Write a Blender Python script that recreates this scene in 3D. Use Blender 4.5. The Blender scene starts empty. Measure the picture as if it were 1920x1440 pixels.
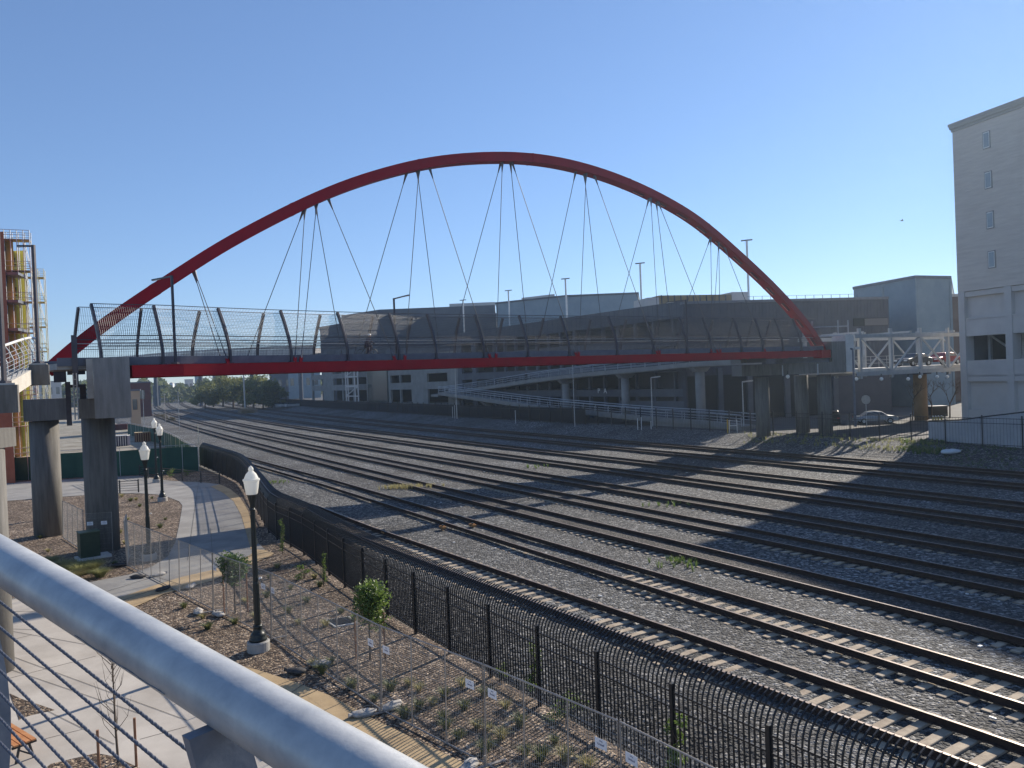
import bpy, math, random
from math import sin, cos, tan, radians, pi, atan, hypot, sqrt
from mathutils import Vector, Matrix
random.seed(7)
SC = bpy.context.scene
# ---------------------------------------------------------------- camera
F_PX, ROLL, H0, CAMZ = 1450.0, 0.040, 705.0, 8.6
_p = atan((H0-720)/F_PX)
_f = Vector((0, cos(_p), sin(_p))); _u = Vector((0, -sin(_p), cos(_p))); _r = Vector((1, 0, 0))
CR = _r*cos(ROLL) - _u*sin(ROLL); CU = _r*sin(ROLL) + _u*cos(ROLL); CF = _f
cam_d = bpy.data.cameras.new('camera'); cam = bpy.data.objects.new('camera', cam_d)
SC.collection.objects.link(cam)
cam.matrix_world = Matrix(((CR.x, CU.x, -CF.x, 0), (CR.y, CU.y, -CF.y, 0), (CR.z, CU.z, -CF.z, CAMZ), (0, 0, 0, 1)))
cam_d.sensor_width = 36; cam_d.lens = F_PX/1920*36
cam_d.clip_start = 0.05; cam_d.clip_end = 6000
SC.camera = cam
SC.render.resolution_x = 1024; SC.render.resolution_y = 768
# ---------------------------------------------------------------- world and sun
SUN_EL, SUN_AZ = radians(27.6), radians(50.5)      # azimuth measured from +X towards +Y
W = bpy.data.worlds.new('World'); SC.world = W; W.use_nodes = True
nt = W.node_tree; nt.nodes.clear()
sky = nt.nodes.new('ShaderNodeTexSky'); sky.sky_type = 'NISHITA'; sky.sun_disc = False
sky.sun_elevation = SUN_EL; sky.sun_rotation = pi/2 - SUN_AZ
sky.air_density = 0.95; sky.dust_density = 0.0; sky.ozone_density = 4.6; sky.altitude = 0
bg = nt.nodes.new('ShaderNodeBackground'); bg.inputs[1].default_value = 0.105
wo = nt.nodes.new('ShaderNodeOutputWorld')
gm = nt.nodes.new('ShaderNodeGamma'); gm.inputs[1].default_value = 0.75; nt.links.new(sky.outputs[0], gm.inputs[0])
tn = nt.nodes.new('ShaderNodeMix'); tn.data_type = 'RGBA'; tn.blend_type = 'MULTIPLY'; tn.inputs[0].default_value = 1.0; tn.inputs[7].default_value = (1.10, 1.22, 1.46, 1)
nt.links.new(gm.outputs[0], tn.inputs[6]); nt.links.new(tn.outputs[2], bg.inputs[0]); nt.links.new(bg.outputs[0], wo.inputs[0])
sd = bpy.data.lights.new('sun', 'SUN'); sd.energy = 5.0; sd.angle = radians(0.5); sd.color = (1.0, 0.90, 0.76)
so = bpy.data.objects.new('sun', sd); SC.collection.objects.link(so)
sdir = Vector((cos(SUN_EL)*cos(SUN_AZ), cos(SUN_EL)*sin(SUN_AZ), sin(SUN_EL)))
so.rotation_euler = sdir.to_track_quat('Z', 'Y').to_euler(); so.location = (60, 60, 80)
SC.view_settings.view_transform = 'Standard'; SC.view_settings.look = 'None'
SC.view_settings.gamma = 1; SC.view_settings.exposure = 0.52
# ---------------------------------------------------------------- survey helpers (photo measurements -> places in metres)
def ray(u, v): return CR*((u-960)/F_PX) - CU*((v-720)/F_PX) + CF
def C0(): return Vector((0, 0, CAMZ))
def G(u, v, z=0.0):
    d = ray(u, v); return C0() + d*((z-CAMZ)/d.z)
def atY(u, v, Y):
    d = ray(u, v); return C0() + d*(Y/d.y)
def onplane(u, v, P, dr):
    """point of the vertical plane through P (xy) with direction dr"""
    n = Vector((-dr[1], dr[0], 0)); d = ray(u, v); c = C0()
    t = (Vector((P[0], P[1], 0)) - c).dot(n)/d.dot(n); return c + d*t
def proj(p):
    q = Vector(p) - C0(); c = q.dot(CF); return 960+F_PX*q.dot(CR)/c, 720-F_PX*q.dot(CU)/c
def lerp(a, b, t): return a + (b-a)*t
def interp(tab, x):
    if x <= tab[0][0]: return tab[0][1]
    for (a, b), (c, d) in zip(tab, tab[1:]):
        if x <= c: return b + (d-b)*(x-a)/(c-a)
    return tab[-1][1]
def smooth(pts, n=6):
    """Catmull-Rom through Vectors"""
    out = []; P = [pts[0]*2-pts[1]] + list(pts) + [pts[-1]*2-pts[-2]]
    for i in range(1, len(P)-2):
        a, b, c, d = P[i-1:i+3]
        for k in range(n):
            t = k/n
            out.append(0.5*((2*b) + (c-a)*t + (2*a-5*b+4*c-d)*t*t + (3*b-a-3*c+d)*t**3))
    out.append(pts[-1].copy()); return out
def resample(pts, step):
    L = [0]
    for a, b in zip(pts, pts[1:]): L.append(L[-1] + (b-a).length)
    n = max(1, int(round(L[-1]/step))); out = []; j = 0
    for k in range(n+1):
        s = L[-1]*k/n
        while j < len(L)-2 and L[j+1] < s: j += 1
        out.append(pts[j].lerp(pts[j+1], (s-L[j])/max(1e-9, L[j+1]-L[j])))
    return out
def tangents(pts):
    T = []
    for i in range(len(pts)):
        d = pts[min(i+1, len(pts)-1)] - pts[max(i-1, 0)]; d.z = 0; T.append(d.normalized())
    return T
# ---------------------------------------------------------------- mesh builder
OFF = {}
class MB:
    def __init__(s): s.v = []; s.f = []; s.sm = False
    def add(s, vs, fs):
        k = len(s.v); s.v += [tuple(v) for v in vs]; s.f += [tuple(i+k for i in f) for f in fs]; return s
    def hexa(s, b, t):   # 4 bottom, 4 top points
        return s.add(list(b)+list(t), [(3,2,1,0),(4,5,6,7),(0,1,5,4),(1,2,6,5),(2,3,7,6),(3,0,4,7)])
    def box(s, c, sz, rz=0.0):
        c = Vector(c); a, b, h = sz[0]/2, sz[1]/2, sz[2]/2; ca, sa = cos(rz), sin(rz)
        def P(x, y, z): return c + Vector((x*ca-y*sa, x*sa+y*ca, z))
        return s.hexa([P(-a,-b,-h),P(a,-b,-h),P(a,b,-h),P(-a,b,-h)], [P(-a,-b,h),P(a,-b,h),P(a,b,h),P(-a,b,h)])
    def bar(s, p, q, w, h, up=Vector((0,0,1))):
        p = Vector(p); q = Vector(q); d = (q-p).normalized(); x = d.cross(up)
        if x.length < 1e-4: x = d.cross(Vector((0,1,0)))
        x.normalize(); y = x.cross(d); a = x*w/2; b = y*h/2
        return s.hexa([p-a-b, p+a-b, q+a-b, q-a-b], [p-a+b, p+a+b, q+a+b, q-a+b])
    def tube(s, pts, r, n=8, cap=True):
        pts = [Vector(p) for p in pts]; rs = r if isinstance(r, (list, tuple)) else [r]*len(pts)
        k0 = len(s.v); pa = None; m = len(pts)
        for i, p in enumerate(pts):
            d = (pts[min(i+1, m-1)] - pts[max(i-1, 0)]).normalized()
            if pa is None:
                x = d.cross(Vector((0,0,1)))
                if x.length < 1e-3: x = d.cross(Vector((0,1,0)))
            else:
                x = pa - d*pa.dot(d)
            x.normalize(); pa = x; y = d.cross(x)
            for j in range(n):
                a = 2*pi*j/n; s.v.append(tuple(p + (x*cos(a)+y*sin(a))*rs[i]))
        for i in range(m-1):
            for j in range(n):
                a = k0+i*n+j; b = k0+i*n+(j+1) % n; s.f.append((a, b, b+n, a+n))
        if cap:
            s.f.append(tuple(k0+j for j in range(n))[::-1]); s.f.append(tuple(k0+(m-1)*n+j for j in range(n)))
        return s
    def lathe(s, c, prof, n=16):
        c = Vector(c); k0 = len(s.v)
        for r, z in prof:
            for j in range(n):
                a = 2*pi*j/n; s.v.append((c.x+r*cos(a), c.y+r*sin(a), c.z+z))
        for i in range(len(prof)-1):
            for j in range(n):
                a = k0+i*n+j; b = k0+i*n+(j+1) % n; s.f.append((a, b, b+n, a+n))
        s.f.append(tuple(k0+j for j in range(n))[::-1]); s.f.append(tuple(k0+(len(prof)-1)*n+j for j in range(n)))
        return s
    def prism(s, poly, z0, z1):
        n = len(poly)
        b = [(p[0], p[1], z0) for p in poly]; t = [(p[0], p[1], z1) for p in poly]
        area = sum(poly[i][0]*poly[(i+1) % n][1]-poly[(i+1) % n][0]*poly[i][1] for i in range(n))
        if area < 0: b.reverse(); t.reverse()
        return s.add(b+t, [tuple(range(n))[::-1], tuple(range(n, 2*n))] + [(i, (i+1) % n, (i+1) % n+n, i+n) for i in range(n)])
    def sweep(s, path, sect, closed=True):
        """sect(i) -> list of points (world) per path index"""
        k0 = len(s.v); m = len(path); n = None
        for i in range(m):
            q = sect(i); n = len(q); s.v += [tuple(p) for p in q]
        for i in range(m-1):
            for j in range(n if closed else n-1):
                a = k0+i*n+j; b = k0+i*n+(j+1) % n; s.f.append((a, a+n, b+n, b))
        if closed:
            s.f.append(tuple(k0+j for j in range(n))); s.f.append(tuple(k0+(m-1)*n+j for j in range(n))[::-1])
        return s
    def ribbon(s, path, lat, up, w, h, off=0.0, zoff=0.0):
        def sect(i):
            L = lat[i]; c = path[i] + L*off + Vector((0,0,zoff)); a = L*w/2; b = Vector((0,0,h/2))
            return [c-a-b, c+a-b, c+a+b, c-a+b]
        return s.sweep(path, sect)
    def quad(s, a, b, c, d): return s.add([a, b, c, d], [(0,1,2,3)])
    def build(s, name, mat, parent=None, smooth=False):
        off = Vector((0,0,0))
        if parent is not None: off = OFF.get(parent.name, Vector((0,0,0)))
        me = bpy.data.meshes.new(name)
        me.from_pydata([(v[0]-off.x, v[1]-off.y, v[2]-off.z) for v in s.v], [], s.f); me.update()
        if smooth:
            me.polygons.foreach_set('use_smooth', [True]*len(me.polygons))
        me.materials.append(mat)
        o = bpy.data.objects.new(name, me); SC.collection.objects.link(o)
        if parent is not None: o.parent = parent; OFF[o.name] = off
        else: OFF[o.name] = Vector((0,0,0))
        return o
def tag(o, label=None, cat=None, group=None, kind=None):
    if label: o['label'] = label
    if cat: o['category'] = cat
    if group: o['group'] = group
    if kind: o['kind'] = kind
    return o
def thing(name, loc, label, cat, group=None):
    o = bpy.data.objects.new(name, None); o.empty_display_size = 0.3
    SC.collection.objects.link(o); o.location = loc; OFF[o.name] = Vector(loc)
    return tag(o, label, cat, group)
def kids(o): return [c for c in bpy.data.objects if c.parent == o]
def dup(root, loc, rz=0.0, label=None, group=None, scale=None):
    r = root.copy(); SC.collection.objects.link(r); r.location = loc; r.rotation_euler = (0, 0, rz)
    if scale: r.scale = scale if isinstance(scale, tuple) else (scale,)*3
    if label: r['label'] = label
    if group: r['group'] = group
    for ch in kids(root):
        c = ch.copy(); SC.collection.objects.link(c); c.parent = r
        for g in kids(ch):
            d = g.copy(); SC.collection.objects.link(d); d.parent = c
    return r
def text_mesh(name, txt, size, M, mat, parent, ext=0.004):
    cu = bpy.data.curves.new('t', 'FONT'); cu.body = txt; cu.size = size; cu.extrude = ext; cu.align_x = 'CENTER'; cu.align_y = 'CENTER'
    to = bpy.data.objects.new('t', cu); SC.collection.objects.link(to); bpy.context.view_layer.update()
    me = bpy.data.meshes.new_from_object(to); bpy.data.objects.remove(to)
    off = OFF.get(parent.name, Vector((0,0,0)))
    me.transform(Matrix.Translation(-off) @ M); me.materials.clear(); me.materials.append(mat)
    o = bpy.data.objects.new(name, me); SC.collection.objects.link(o); o.parent = parent; return o
# ---------------------------------------------------------------- materials
MATS = {}
def mat(name, col, rough=0.6, metal=0.0, col2=None, scale=4.0, bump=0.0, bscale=None, spec=0.5, streak=None, trans=0.0, coord='Object', alpha=None, thr=(0.35, 0.65)):
    if name in MATS: return MATS[name]
    m = bpy.data.materials.new(name); m.use_nodes = True; t = m.node_tree; b = t.nodes['Principled BSDF']
    b.inputs['Roughness'].default_value = rough; b.inputs['Metallic'].default_value = metal
    b.inputs['Specular IOR Level'].default_value = spec
    b.inputs['Base Color'].default_value = (*col, 1)
    tc = t.nodes.new('ShaderNodeTexCoord'); src = tc.outputs['Object']
    if coord == 'World':
        g = t.nodes.new('ShaderNodeNewGeometry'); src = g.outputs['Position']
    if streak:
        mp = t.nodes.new('ShaderNodeMapping'); mp.inputs['Scale'].default_value = streak; t.links.new(src, mp.inputs[0]); src2 = mp.outputs[0]
    else: src2 = src
    if col2:
        n = t.nodes.new('ShaderNodeTexNoise'); n.inputs['Scale'].default_value = scale; n.inputs['Detail'].default_value = 6; n.inputs['Roughness'].default_value = 0.62
        t.links.new(src2, n.inputs['Vector'])
        r = t.nodes.new('ShaderNodeValToRGB'); r.color_ramp.elements[0].color = (*col, 1); r.color_ramp.elements[1].color = (*col2, 1)
        r.color_ramp.elements[0].position = thr[0]; r.color_ramp.elements[1].position = thr[1]
        t.links.new(n.outputs[0], r.inputs[0]); t.links.new(r.outputs[0], b.inputs['Base Color'])
    if bump:
        n2 = t.nodes.new('ShaderNodeTexNoise'); n2.inputs['Scale'].default_value = bscale or scale*4; n2.inputs['Detail'].default_value = 5
        t.links.new(src, n2.inputs['Vector'])
        bp = t.nodes.new('ShaderNodeBump'); bp.inputs['Strength'].default_value = bump; bp.inputs['Distance'].default_value = 0.02
        t.links.new(n2.outputs[0], bp.inputs['Height']); t.links.new(bp.outputs[0], b.inputs['Normal'])
    if trans:
        tr = t.nodes.new('ShaderNodeBsdfTranslucent'); mx = t.nodes.new('ShaderNodeMixShader'); mx.inputs[0].default_value = trans
        tr.inputs[0].default_value = (*[min(1, c*1.6) for c in (col2 or col)], 1)
        out = t.nodes['Material Output']; t.links.new(b.outputs[0], mx.inputs[1]); t.links.new(tr.outputs[0], mx.inputs[2]); t.links.new(mx.outputs[0], out.inputs[0])
    if alpha is not None:
        b.inputs['Alpha'].default_value = alpha
    MATS[name] = m; return m
def stone_mat(name, cols, cell, mean=(0.35, 0.65), bump=0.9, stretch=None, patch=None, patch_scale=0.12, rough=0.85, dist=0.05, squash=None):
    """voronoi stones / chips: cols = list of (pos, rgb)"""
    m = bpy.data.materials.new(name); m.use_nodes = True; t = m.node_tree; b = t.nodes['Principled BSDF']; b.inputs['Roughness'].default_value = rough
    g = t.nodes.new('ShaderNodeNewGeometry'); src = g.outputs['Position']
    nw = t.nodes.new('ShaderNodeTexNoise'); nw.inputs['Scale'].default_value = 1.2/cell; t.links.new(src, nw.inputs['Vector'])
    mixv = t.nodes.new('ShaderNodeVectorMath'); mixv.operation = 'MULTIPLY_ADD'; mixv.inputs[1].default_value = (cell*1.2,)*3
    t.links.new(nw.outputs['Color'], mixv.inputs[0]); t.links.new(src, mixv.inputs[2]); v = mixv.outputs[0]
    if stretch:
        mp = t.nodes.new('ShaderNodeMapping'); mp.inputs['Scale'].default_value = stretch; t.links.new(v, mp.inputs[0]); v = mp.outputs[0]
    vo = t.nodes.new('ShaderNodeTexVoronoi'); vo.inputs['Scale'].default_value = 1/cell; t.links.new(v, vo.inputs['Vector'])
    sp = t.nodes.new('ShaderNodeSeparateColor'); t.links.new(vo.outputs['Color'], sp.inputs[0])
    r = t.nodes.new('ShaderNodeValToRGB'); els = r.color_ramp.elements
    els[0].position = cols[0][0]; els[0].color = (*cols[0][1], 1); els[1].position = cols[-1][0]; els[1].color = (*cols[-1][1], 1)
    for p, c in cols[1:-1]: e = els.new(p); e.color = (*c, 1)
    t.links.new(sp.outputs[0], r.inputs[0])
    dr = t.nodes.new('ShaderNodeMapRange'); dr.inputs['From Min'].default_value = 0.0; dr.inputs['From Max'].default_value = 0.75
    dr.inputs['To Min'].default_value = 1.0; dr.inputs['To Max'].default_value = 0.0; t.links.new(vo.outputs['Distance'], dr.inputs[0])
    col = r.outputs[0]
    if patch:
        n = t.nodes.new('ShaderNodeTexNoise'); n.inputs['Scale'].default_value = patch_scale; n.inputs['Detail'].default_value = 7; n.inputs['Roughness'].default_value = 0.65; t.links.new(src, n.inputs['Vector'])
        pr = t.nodes.new('ShaderNodeValToRGB'); pr.color_ramp.elements[0].position = 0.38; pr.color_ramp.elements[0].color = (*patch, 1)
        pr.color_ramp.elements[1].position = 0.62; pr.color_ramp.elements[1].color = (1, 1, 1, 1); t.links.new(n.outputs[0], pr.inputs[0])
        mx = t.nodes.new('ShaderNodeMix'); mx.data_type = 'RGBA'; mx.blend_type = 'MULTIPLY'; mx.inputs[0].default_value = 1
        t.links.new(col, mx.inputs[6]); t.links.new(pr.outputs[0], mx.inputs[7]); col = mx.outputs[2]
    t.links.new(col, b.inputs['Base Color'])
    bp = t.nodes.new('ShaderNodeBump'); bp.inputs['Strength'].default_value = bump; bp.inputs['Distance'].default_value = dist
    t.links.new(dr.outputs[0], bp.inputs['Height']); t.links.new(bp.outputs[0], b.inputs['Normal'])
    MATS[name] = m; return m
M_red = mat('red_paint', (0.40, 0.003, 0.014), 0.55, col2=(0.31, 0.004, 0.014), scale=0.9, bump=0.08, spec=0.25)
M_post = mat('bronze_grey_paint', (0.035, 0.032, 0.045), 0.45, col2=(0.06, 0.055, 0.07), scale=3)
M_steel = mat('galvanised_steel', (0.36, 0.38, 0.40), 0.42, 0.55, col2=(0.52, 0.53, 0.54), scale=9, bump=0.06)
M_cable = mat('steel_cable', (0.07, 0.075, 0.08), 0.5, 0.3)
M_black = mat('black_paint', (0.008, 0.009, 0.012), 0.42, col2=(0.016, 0.017, 0.02), scale=6)
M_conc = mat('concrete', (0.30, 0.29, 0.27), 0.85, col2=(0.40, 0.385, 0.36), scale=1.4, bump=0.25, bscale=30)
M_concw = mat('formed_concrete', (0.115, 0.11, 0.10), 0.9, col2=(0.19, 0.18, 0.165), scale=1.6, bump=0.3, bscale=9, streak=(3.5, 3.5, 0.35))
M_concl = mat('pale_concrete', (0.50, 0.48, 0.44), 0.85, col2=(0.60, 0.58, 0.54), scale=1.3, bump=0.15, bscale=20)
M_white = mat('white_paint', (0.62, 0.62, 0.60), 0.45, col2=(0.74, 0.74, 0.72), scale=2)
M_deckfascia = mat('deck_fascia_grey', (0.10, 0.11, 0.14), 0.6, col2=(0.14, 0.15, 0.18), scale=2)
M_rail = mat('rusty_rail', (0.022, 0.012, 0.009), 0.8, 0.1, col2=(0.05, 0.026, 0.017), scale=5, bump=0.2)
M_railtop = mat('worn_rail_head', (0.17, 0.12, 0.10), 0.5, 0.4, col2=(0.30, 0.25, 0.22), scale=3)
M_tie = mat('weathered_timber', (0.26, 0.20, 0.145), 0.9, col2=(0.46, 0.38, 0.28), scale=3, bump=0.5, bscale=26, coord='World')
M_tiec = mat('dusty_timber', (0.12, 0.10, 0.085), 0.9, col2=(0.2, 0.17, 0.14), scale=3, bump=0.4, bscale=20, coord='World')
# ================================================================ TERRAIN
TD = Vector((cos(radians(121)), sin(radians(121)), 0)); TN = Vector((sin(radians(121)), -cos(radians(121)), 0))
def SN(s, n, z=0.0): return TD*s + TN*n + Vector((0, 0, z))
M_dirt = stone_mat('dry_dirt', [(0, (0.10,0.09,0.075)), (0.5, (0.155,0.14,0.115)), (1, (0.22,0.20,0.165))], 0.11, bump=0.35, patch=(0.5,0.5,0.5), patch_scale=0.25)
M_far = mat('asphalt', (0.045, 0.046, 0.05), 0.9, col2=(0.075, 0.074, 0.075), scale=0.5, bump=0.3, bscale=30, coord='World')
M_ballast = stone_mat('crushed_stone', [(0, (0.022,0.024,0.028)), (0.3, (0.055,0.058,0.063)), (0.6, (0.125,0.130,0.134)), (0.85, (0.27,0.275,0.275)), (1, (0.56,0.56,0.55))], 0.10, bump=1.0, patch=(0.52,0.49,0.47), patch_scale=0.11, dist=0.14)
M_mulch = stone_mat('wood_chip_mulch', [(0, (0.03,0.019,0.013)), (0.35, (0.095,0.062,0.042)), (0.7, (0.22,0.155,0.105)), (1, (0.62,0.50,0.38))], 0.075, bump=1.0, patch=(0.6,0.56,0.5), patch_scale=0.4, dist=0.05)
M_gravel2 = stone_mat('fine_gravel', [(0, (0.22,0.20,0.16)), (0.5, (0.36,0.33,0.27)), (1, (0.5,0.46,0.38))], 0.05, bump=0.6, patch=(0.55,0.52,0.45), patch_scale=0.3)
g = MB(); g.quad((-2500,-300,0), (2500,-300,0), (2500,5000,0), (-2500,5000,0)); tag(g.build('ground', M_dirt), kind='structure')
FEN = [(190,15.5),(150,15.2),(120,14.8),(91.9,14.3),(79,14.4),(72,14.3),(63.9,13.28),(52.1,11.63),(45,10.65),(39.4,10.75),(31.7,10.38),(25.7,10.33),(16.2,10.68),(9.1,10.98),(0,11.4),(-20,12)]
def fen_n(s): return interp(sorted(FEN), s)
def curve_n(s, k=4): return (1.15+0.08*k)*1e-4*max(0, s-60)**2
g = MB()
prof_s = [-60,-30,-10]+[i*4.0 for i in range(0, 40)]+[165,180,200,225,250,280,320,360,400,460,520,600,700,850]
rows = []
for s in prof_s:
    fn = fen_n(s); row = []
    for n, z in [(fn+0.12,0.004),(fn+0.7,0.22),(fn+1.9,0.58)]: row.append((n, z))
    c = curve_n(s, 5)
    for n in [14.2,17,20,22,24.5,26.5,29,31,34,36.5,39,41.5,44.5,47,50,53,56,58.5]:
        row.append((max(n + c*(n/56), fn+2.0), 0.6 + 0.025*sin(s*0.7+n*1.3) - (0.05 if int(n) in (17,22,26,31,36,41,47,53) else 0)))
    row += [(60.2+c, 0.75),(63.2+c, 1.36),(66+c, 1.4)]
    rows.append([SN(s, n, z) for n, z in row])
vs = [p for r in rows for p in r]; m = len(rows[0]); fs = []
for i in range(len(rows)-1):
    for j in range(m-1): a = i*m+j; fs.append((a, a+1, a+m+1, a+m))
g.add(vs, fs); tag(g.build('ballast_bed', M_ballast, smooth=True), kind='structure')
# far side ground: paving beyond the bank
g = MB(); P = [SN(s, 65.9+curve_n(s, 5), 1.396) for s in prof_s]; Q = [SN(s, 900, 1.396) for s in prof_s]
for i in range(len(P)-1): g.quad(P[i], Q[i], Q[i+1], P[i+1])
tag(g.build('far_paving', M_far), kind='structure')
M_grimeshade = stone_mat('oily_shaded_stone', [(0, (0.012,0.010,0.010)), (0.5, (0.03,0.024,0.022)), (0.85, (0.06,0.05,0.044)), (1, (0.12,0.10,0.085))], 0.09, bump=1.0, patch=(0.55,0.5,0.5), patch_scale=0.3, dist=0.1)
M_grimeshade2 = stone_mat('grimy_shaded_stone', [(0, (0.02,0.018,0.018)), (0.5, (0.055,0.05,0.047)), (0.85, (0.12,0.11,0.10)), (1, (0.25,0.23,0.21))], 0.09, bump=1.0, patch=(0.55,0.5,0.5), patch_scale=0.3, dist=0.1)
# ================================================================ TRACKS
TRK = {0:(15.55,-0.03),1:(19.0,0),2:(23.5,0),3:(28.0,0),4:(32.65,0),5:(38.4,0),6:(43.5,0),7:(50.0,0),8:(55.1,0)}
def track_n(k, s):
    n = TRK[k][0]
    if k == 0: n = interp([(-40,16.3),(8,15.7),(26,14.6),(39.4,13.9),(60,13.6)], s) + 0.0
    if k == 1: n += interp([(-40,0.3),(10,0.2),(60,-0.2),(100,-1.6)], s)*1.0
    return n + curve_n(s, k)
RSEC = [(-.07,0),(.07,0),(.07,.015),(.012,.04),(.012,.145),(.038,.155),(.038,.188),(-.038,.188),(-.038,.155),(-.012,.145),(-.012,.04),(-.07,.015)]
names = {0:'railway track nearest the black picket fence, orange clamps on its rails', 1:'second railway track from the black picket fence, pale timber ties between rusty rails',
 2:'third railway track from the black picket fence, a shadow edge along its rails', 3:'fourth railway track out from the black picket fence, crossing under mid bridge',
 4:'middle railway track of nine, fifth from the black picket fence', 5:'fifth of the nine railway tracks counted from the far bank',
 6:'fourth railway track from the far bank, ties buried in ballast'.replace('fourth','third but one'), 7:'second railway track from the far gravel bank', 8:'farthest railway track, right below the far gravel bank'}
names[5] = 'sixth railway track from the picket fence, fourth from the far bank'
names[6] = 'third railway track from the far gravel bank, ties buried in ballast'
tie_me = {}
def tie_mesh(idx):
    if idx in tie_me: return tie_me[idx]
    rr = random.Random(idx); g = MB(); L = 2.6
    xs = [-L/2, -0.6, 0.1, 0.7, L/2]; pts = []
    for i, x in enumerate(xs):
        w = 0.115+rr.uniform(-.008,.008); z = -0.012+rr.uniform(-.012,.012); pts.append([(x,-w,-.17),(x,w,-.17),(x,w,z-.01),(x,w-.012,z),(x,-w+.012,z),(x,-w,z-.01)])
    g.sweep(xs, lambda i: pts[i]); me = bpy.data.meshes.new('tie'); me.from_pydata(g.v, [], g.f); me.materials.append(M_tie); tie_me[idx] = me; return me
for k in range(9):
    s0, s1 = -30, (50 if k == 0 else (96 if k == 1 else 640))
    ss = []; s = s0
    while s < s1: ss.append(s); s += 3 if s < 100 else 8
    ss.append(s1)
    mid = [SN(s, track_n(k, s), 0.63) for s in ss]; T = tangents(mid)
    c = SN(20, track_n(k, 20), 0.6)
    t = thing('railway_track', c, names[k], 'railway track', 'parallel railway tracks')
    for sd_ in (-1, 1):
        path = [m_ + Vector((t_.y, -t_.x, 0))*sd_*0.7525 for m_, t_ in zip(mid, T)]
        g = MB(); g.sweep(path, lambda i: [path[i] + Vector((T[i].y, -T[i].x, 0))*a + Vector((0,0,b)) for a, b in RSEC]); r = g.build('rail', M_rail, t)
        r.data.materials.append(M_railtop)
        nsec = len(RSEC)
        for pi_, pl in enumerate(r.data.polygons[:]):
            if pl.index < (len(path)-1)*nsec and pl.index % nsec in (6,): pl.material_index = 1
    if k >= 2:  # dark strip along the track: grime, with the rails' shade put into its colour
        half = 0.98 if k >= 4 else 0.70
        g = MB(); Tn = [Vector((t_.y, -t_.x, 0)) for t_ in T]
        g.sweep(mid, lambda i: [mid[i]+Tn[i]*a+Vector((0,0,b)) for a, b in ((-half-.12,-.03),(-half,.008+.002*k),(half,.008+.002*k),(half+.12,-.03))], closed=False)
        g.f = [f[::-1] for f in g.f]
        g.build('grime_shade_bed', M_grimeshade if k >= 4 else M_grimeshade2, t)
    # ties
    path = resample(mid, 0.52 if k != 4 else 0.55); T = tangents(path); rr = random.Random(k)
    sides = sorted(range(len(path)), key=lambda i: path[i].length)
    vis = [i for i in range(len(path)) if -2 < path[i].dot(TD) < 62]
    keep = set(sorted(vis, key=lambda i: path[i].length)[:(100 if k < 5 else 0)])
    rest = MB()
    sink = {0:0,1:-.004,2:-.012,3:-.022,4:-.03,5:-.045,6:-.05,7:-.05,8:-.05}[k]
    for i in range(len(path)):
        d = path[i].length
        if d > 190: continue
        if i not in keep and (path[i].dot(TD) < -6): continue
        zz = 0.622 + sink + rr.uniform(-.014,.008); an = math.atan2(-T[i].x, T[i].y) + rr.uniform(-.02,.02)
        if k == 1 and 24 < path[i].dot(TD) < 90: zz -= 0.05
        if k == 2 and path[i].dot(TD) > 33: zz -= 0.03
        if i in keep:
            o = bpy.data.objects.new('timber_tie', tie_mesh(rr.randrange(9))); SC.collection.objects.link(o); o.parent = t
            o.location = Vector((path[i].x, path[i].y, zz)) - c; o.rotation_euler = (0, 0, an + (pi if rr.random() < .5 else 0))
        else:
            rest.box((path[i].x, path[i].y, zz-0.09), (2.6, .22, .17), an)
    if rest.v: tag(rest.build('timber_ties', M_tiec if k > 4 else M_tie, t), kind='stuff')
# orange rail clamps
M_orange = mat('orange_plastic', (0.40, 0.19, 0.06), 0.7)
for (u, v, lab) in [(720, 995, 'orange clamp on the outer rail of the track next to the picket fence'), (830, 986, 'orange clamp on the near rail of the second track from the fence'), (886, 982, 'orange clamp on the far rail of the second track from the fence')]:
    p = G(u, v, 0.78); t = thing('rail_clamp', (p.x, p.y, 0.66), lab, 'rail clamp', 'orange clamps on the rails')
    a = radians(121); g = MB()
    g.box((p.x, p.y, .70), (.50, .22, .10), a); g.box((p.x, p.y, .765), (.34, .16, .04), a); g.build('housing', M_orange, t)
    g = MB(); g.box((p.x, p.y, .82), (.16, .08, .05), a); g.build('handle', M_black, t)
# ================================================================ PARK GROUND (polygons surveyed on the ground)
def poly(name, pts, z, m, kind='structure', solid=None):
    g = MB(); P = [G(u, v, z) for u, v in pts] if not isinstance(pts[0], Vector) else pts
    if solid: g.prism(P, z-solid, z)
    else:
        a = sum(P[i].x*P[(i+1) % len(P)].y-P[(i+1) % len(P)].x*P[i].y for i in range(len(P)))
        if a < 0: P = P[::-1]
        g.add([(p.x, p.y, z) for p in P], [tuple(range(len(P)))])
    o = g.build(name, m); tag(o, kind=kind)
    return o
M_tan = mat('tan_concrete', (0.36, 0.255, 0.14), 0.9, col2=(0.50, 0.365, 0.205), scale=0.8, bump=0.25, bscale=45, coord='World')
M_path = mat('path_concrete', (0.21, 0.20, 0.19), 0.88, col2=(0.31, 0.30, 0.28), scale=0.5, bump=0.12, bscale=40, coord='World')
M_plaza = mat('plaza_concrete', (0.36, 0.325, 0.285), 0.88, col2=(0.49, 0.45, 0.40), scale=0.45, bump=0.1, bscale=40, coord='World')
M_joint = mat('joint_shadow_groove', (0.10, 0.09, 0.08), 0.9)
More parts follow.
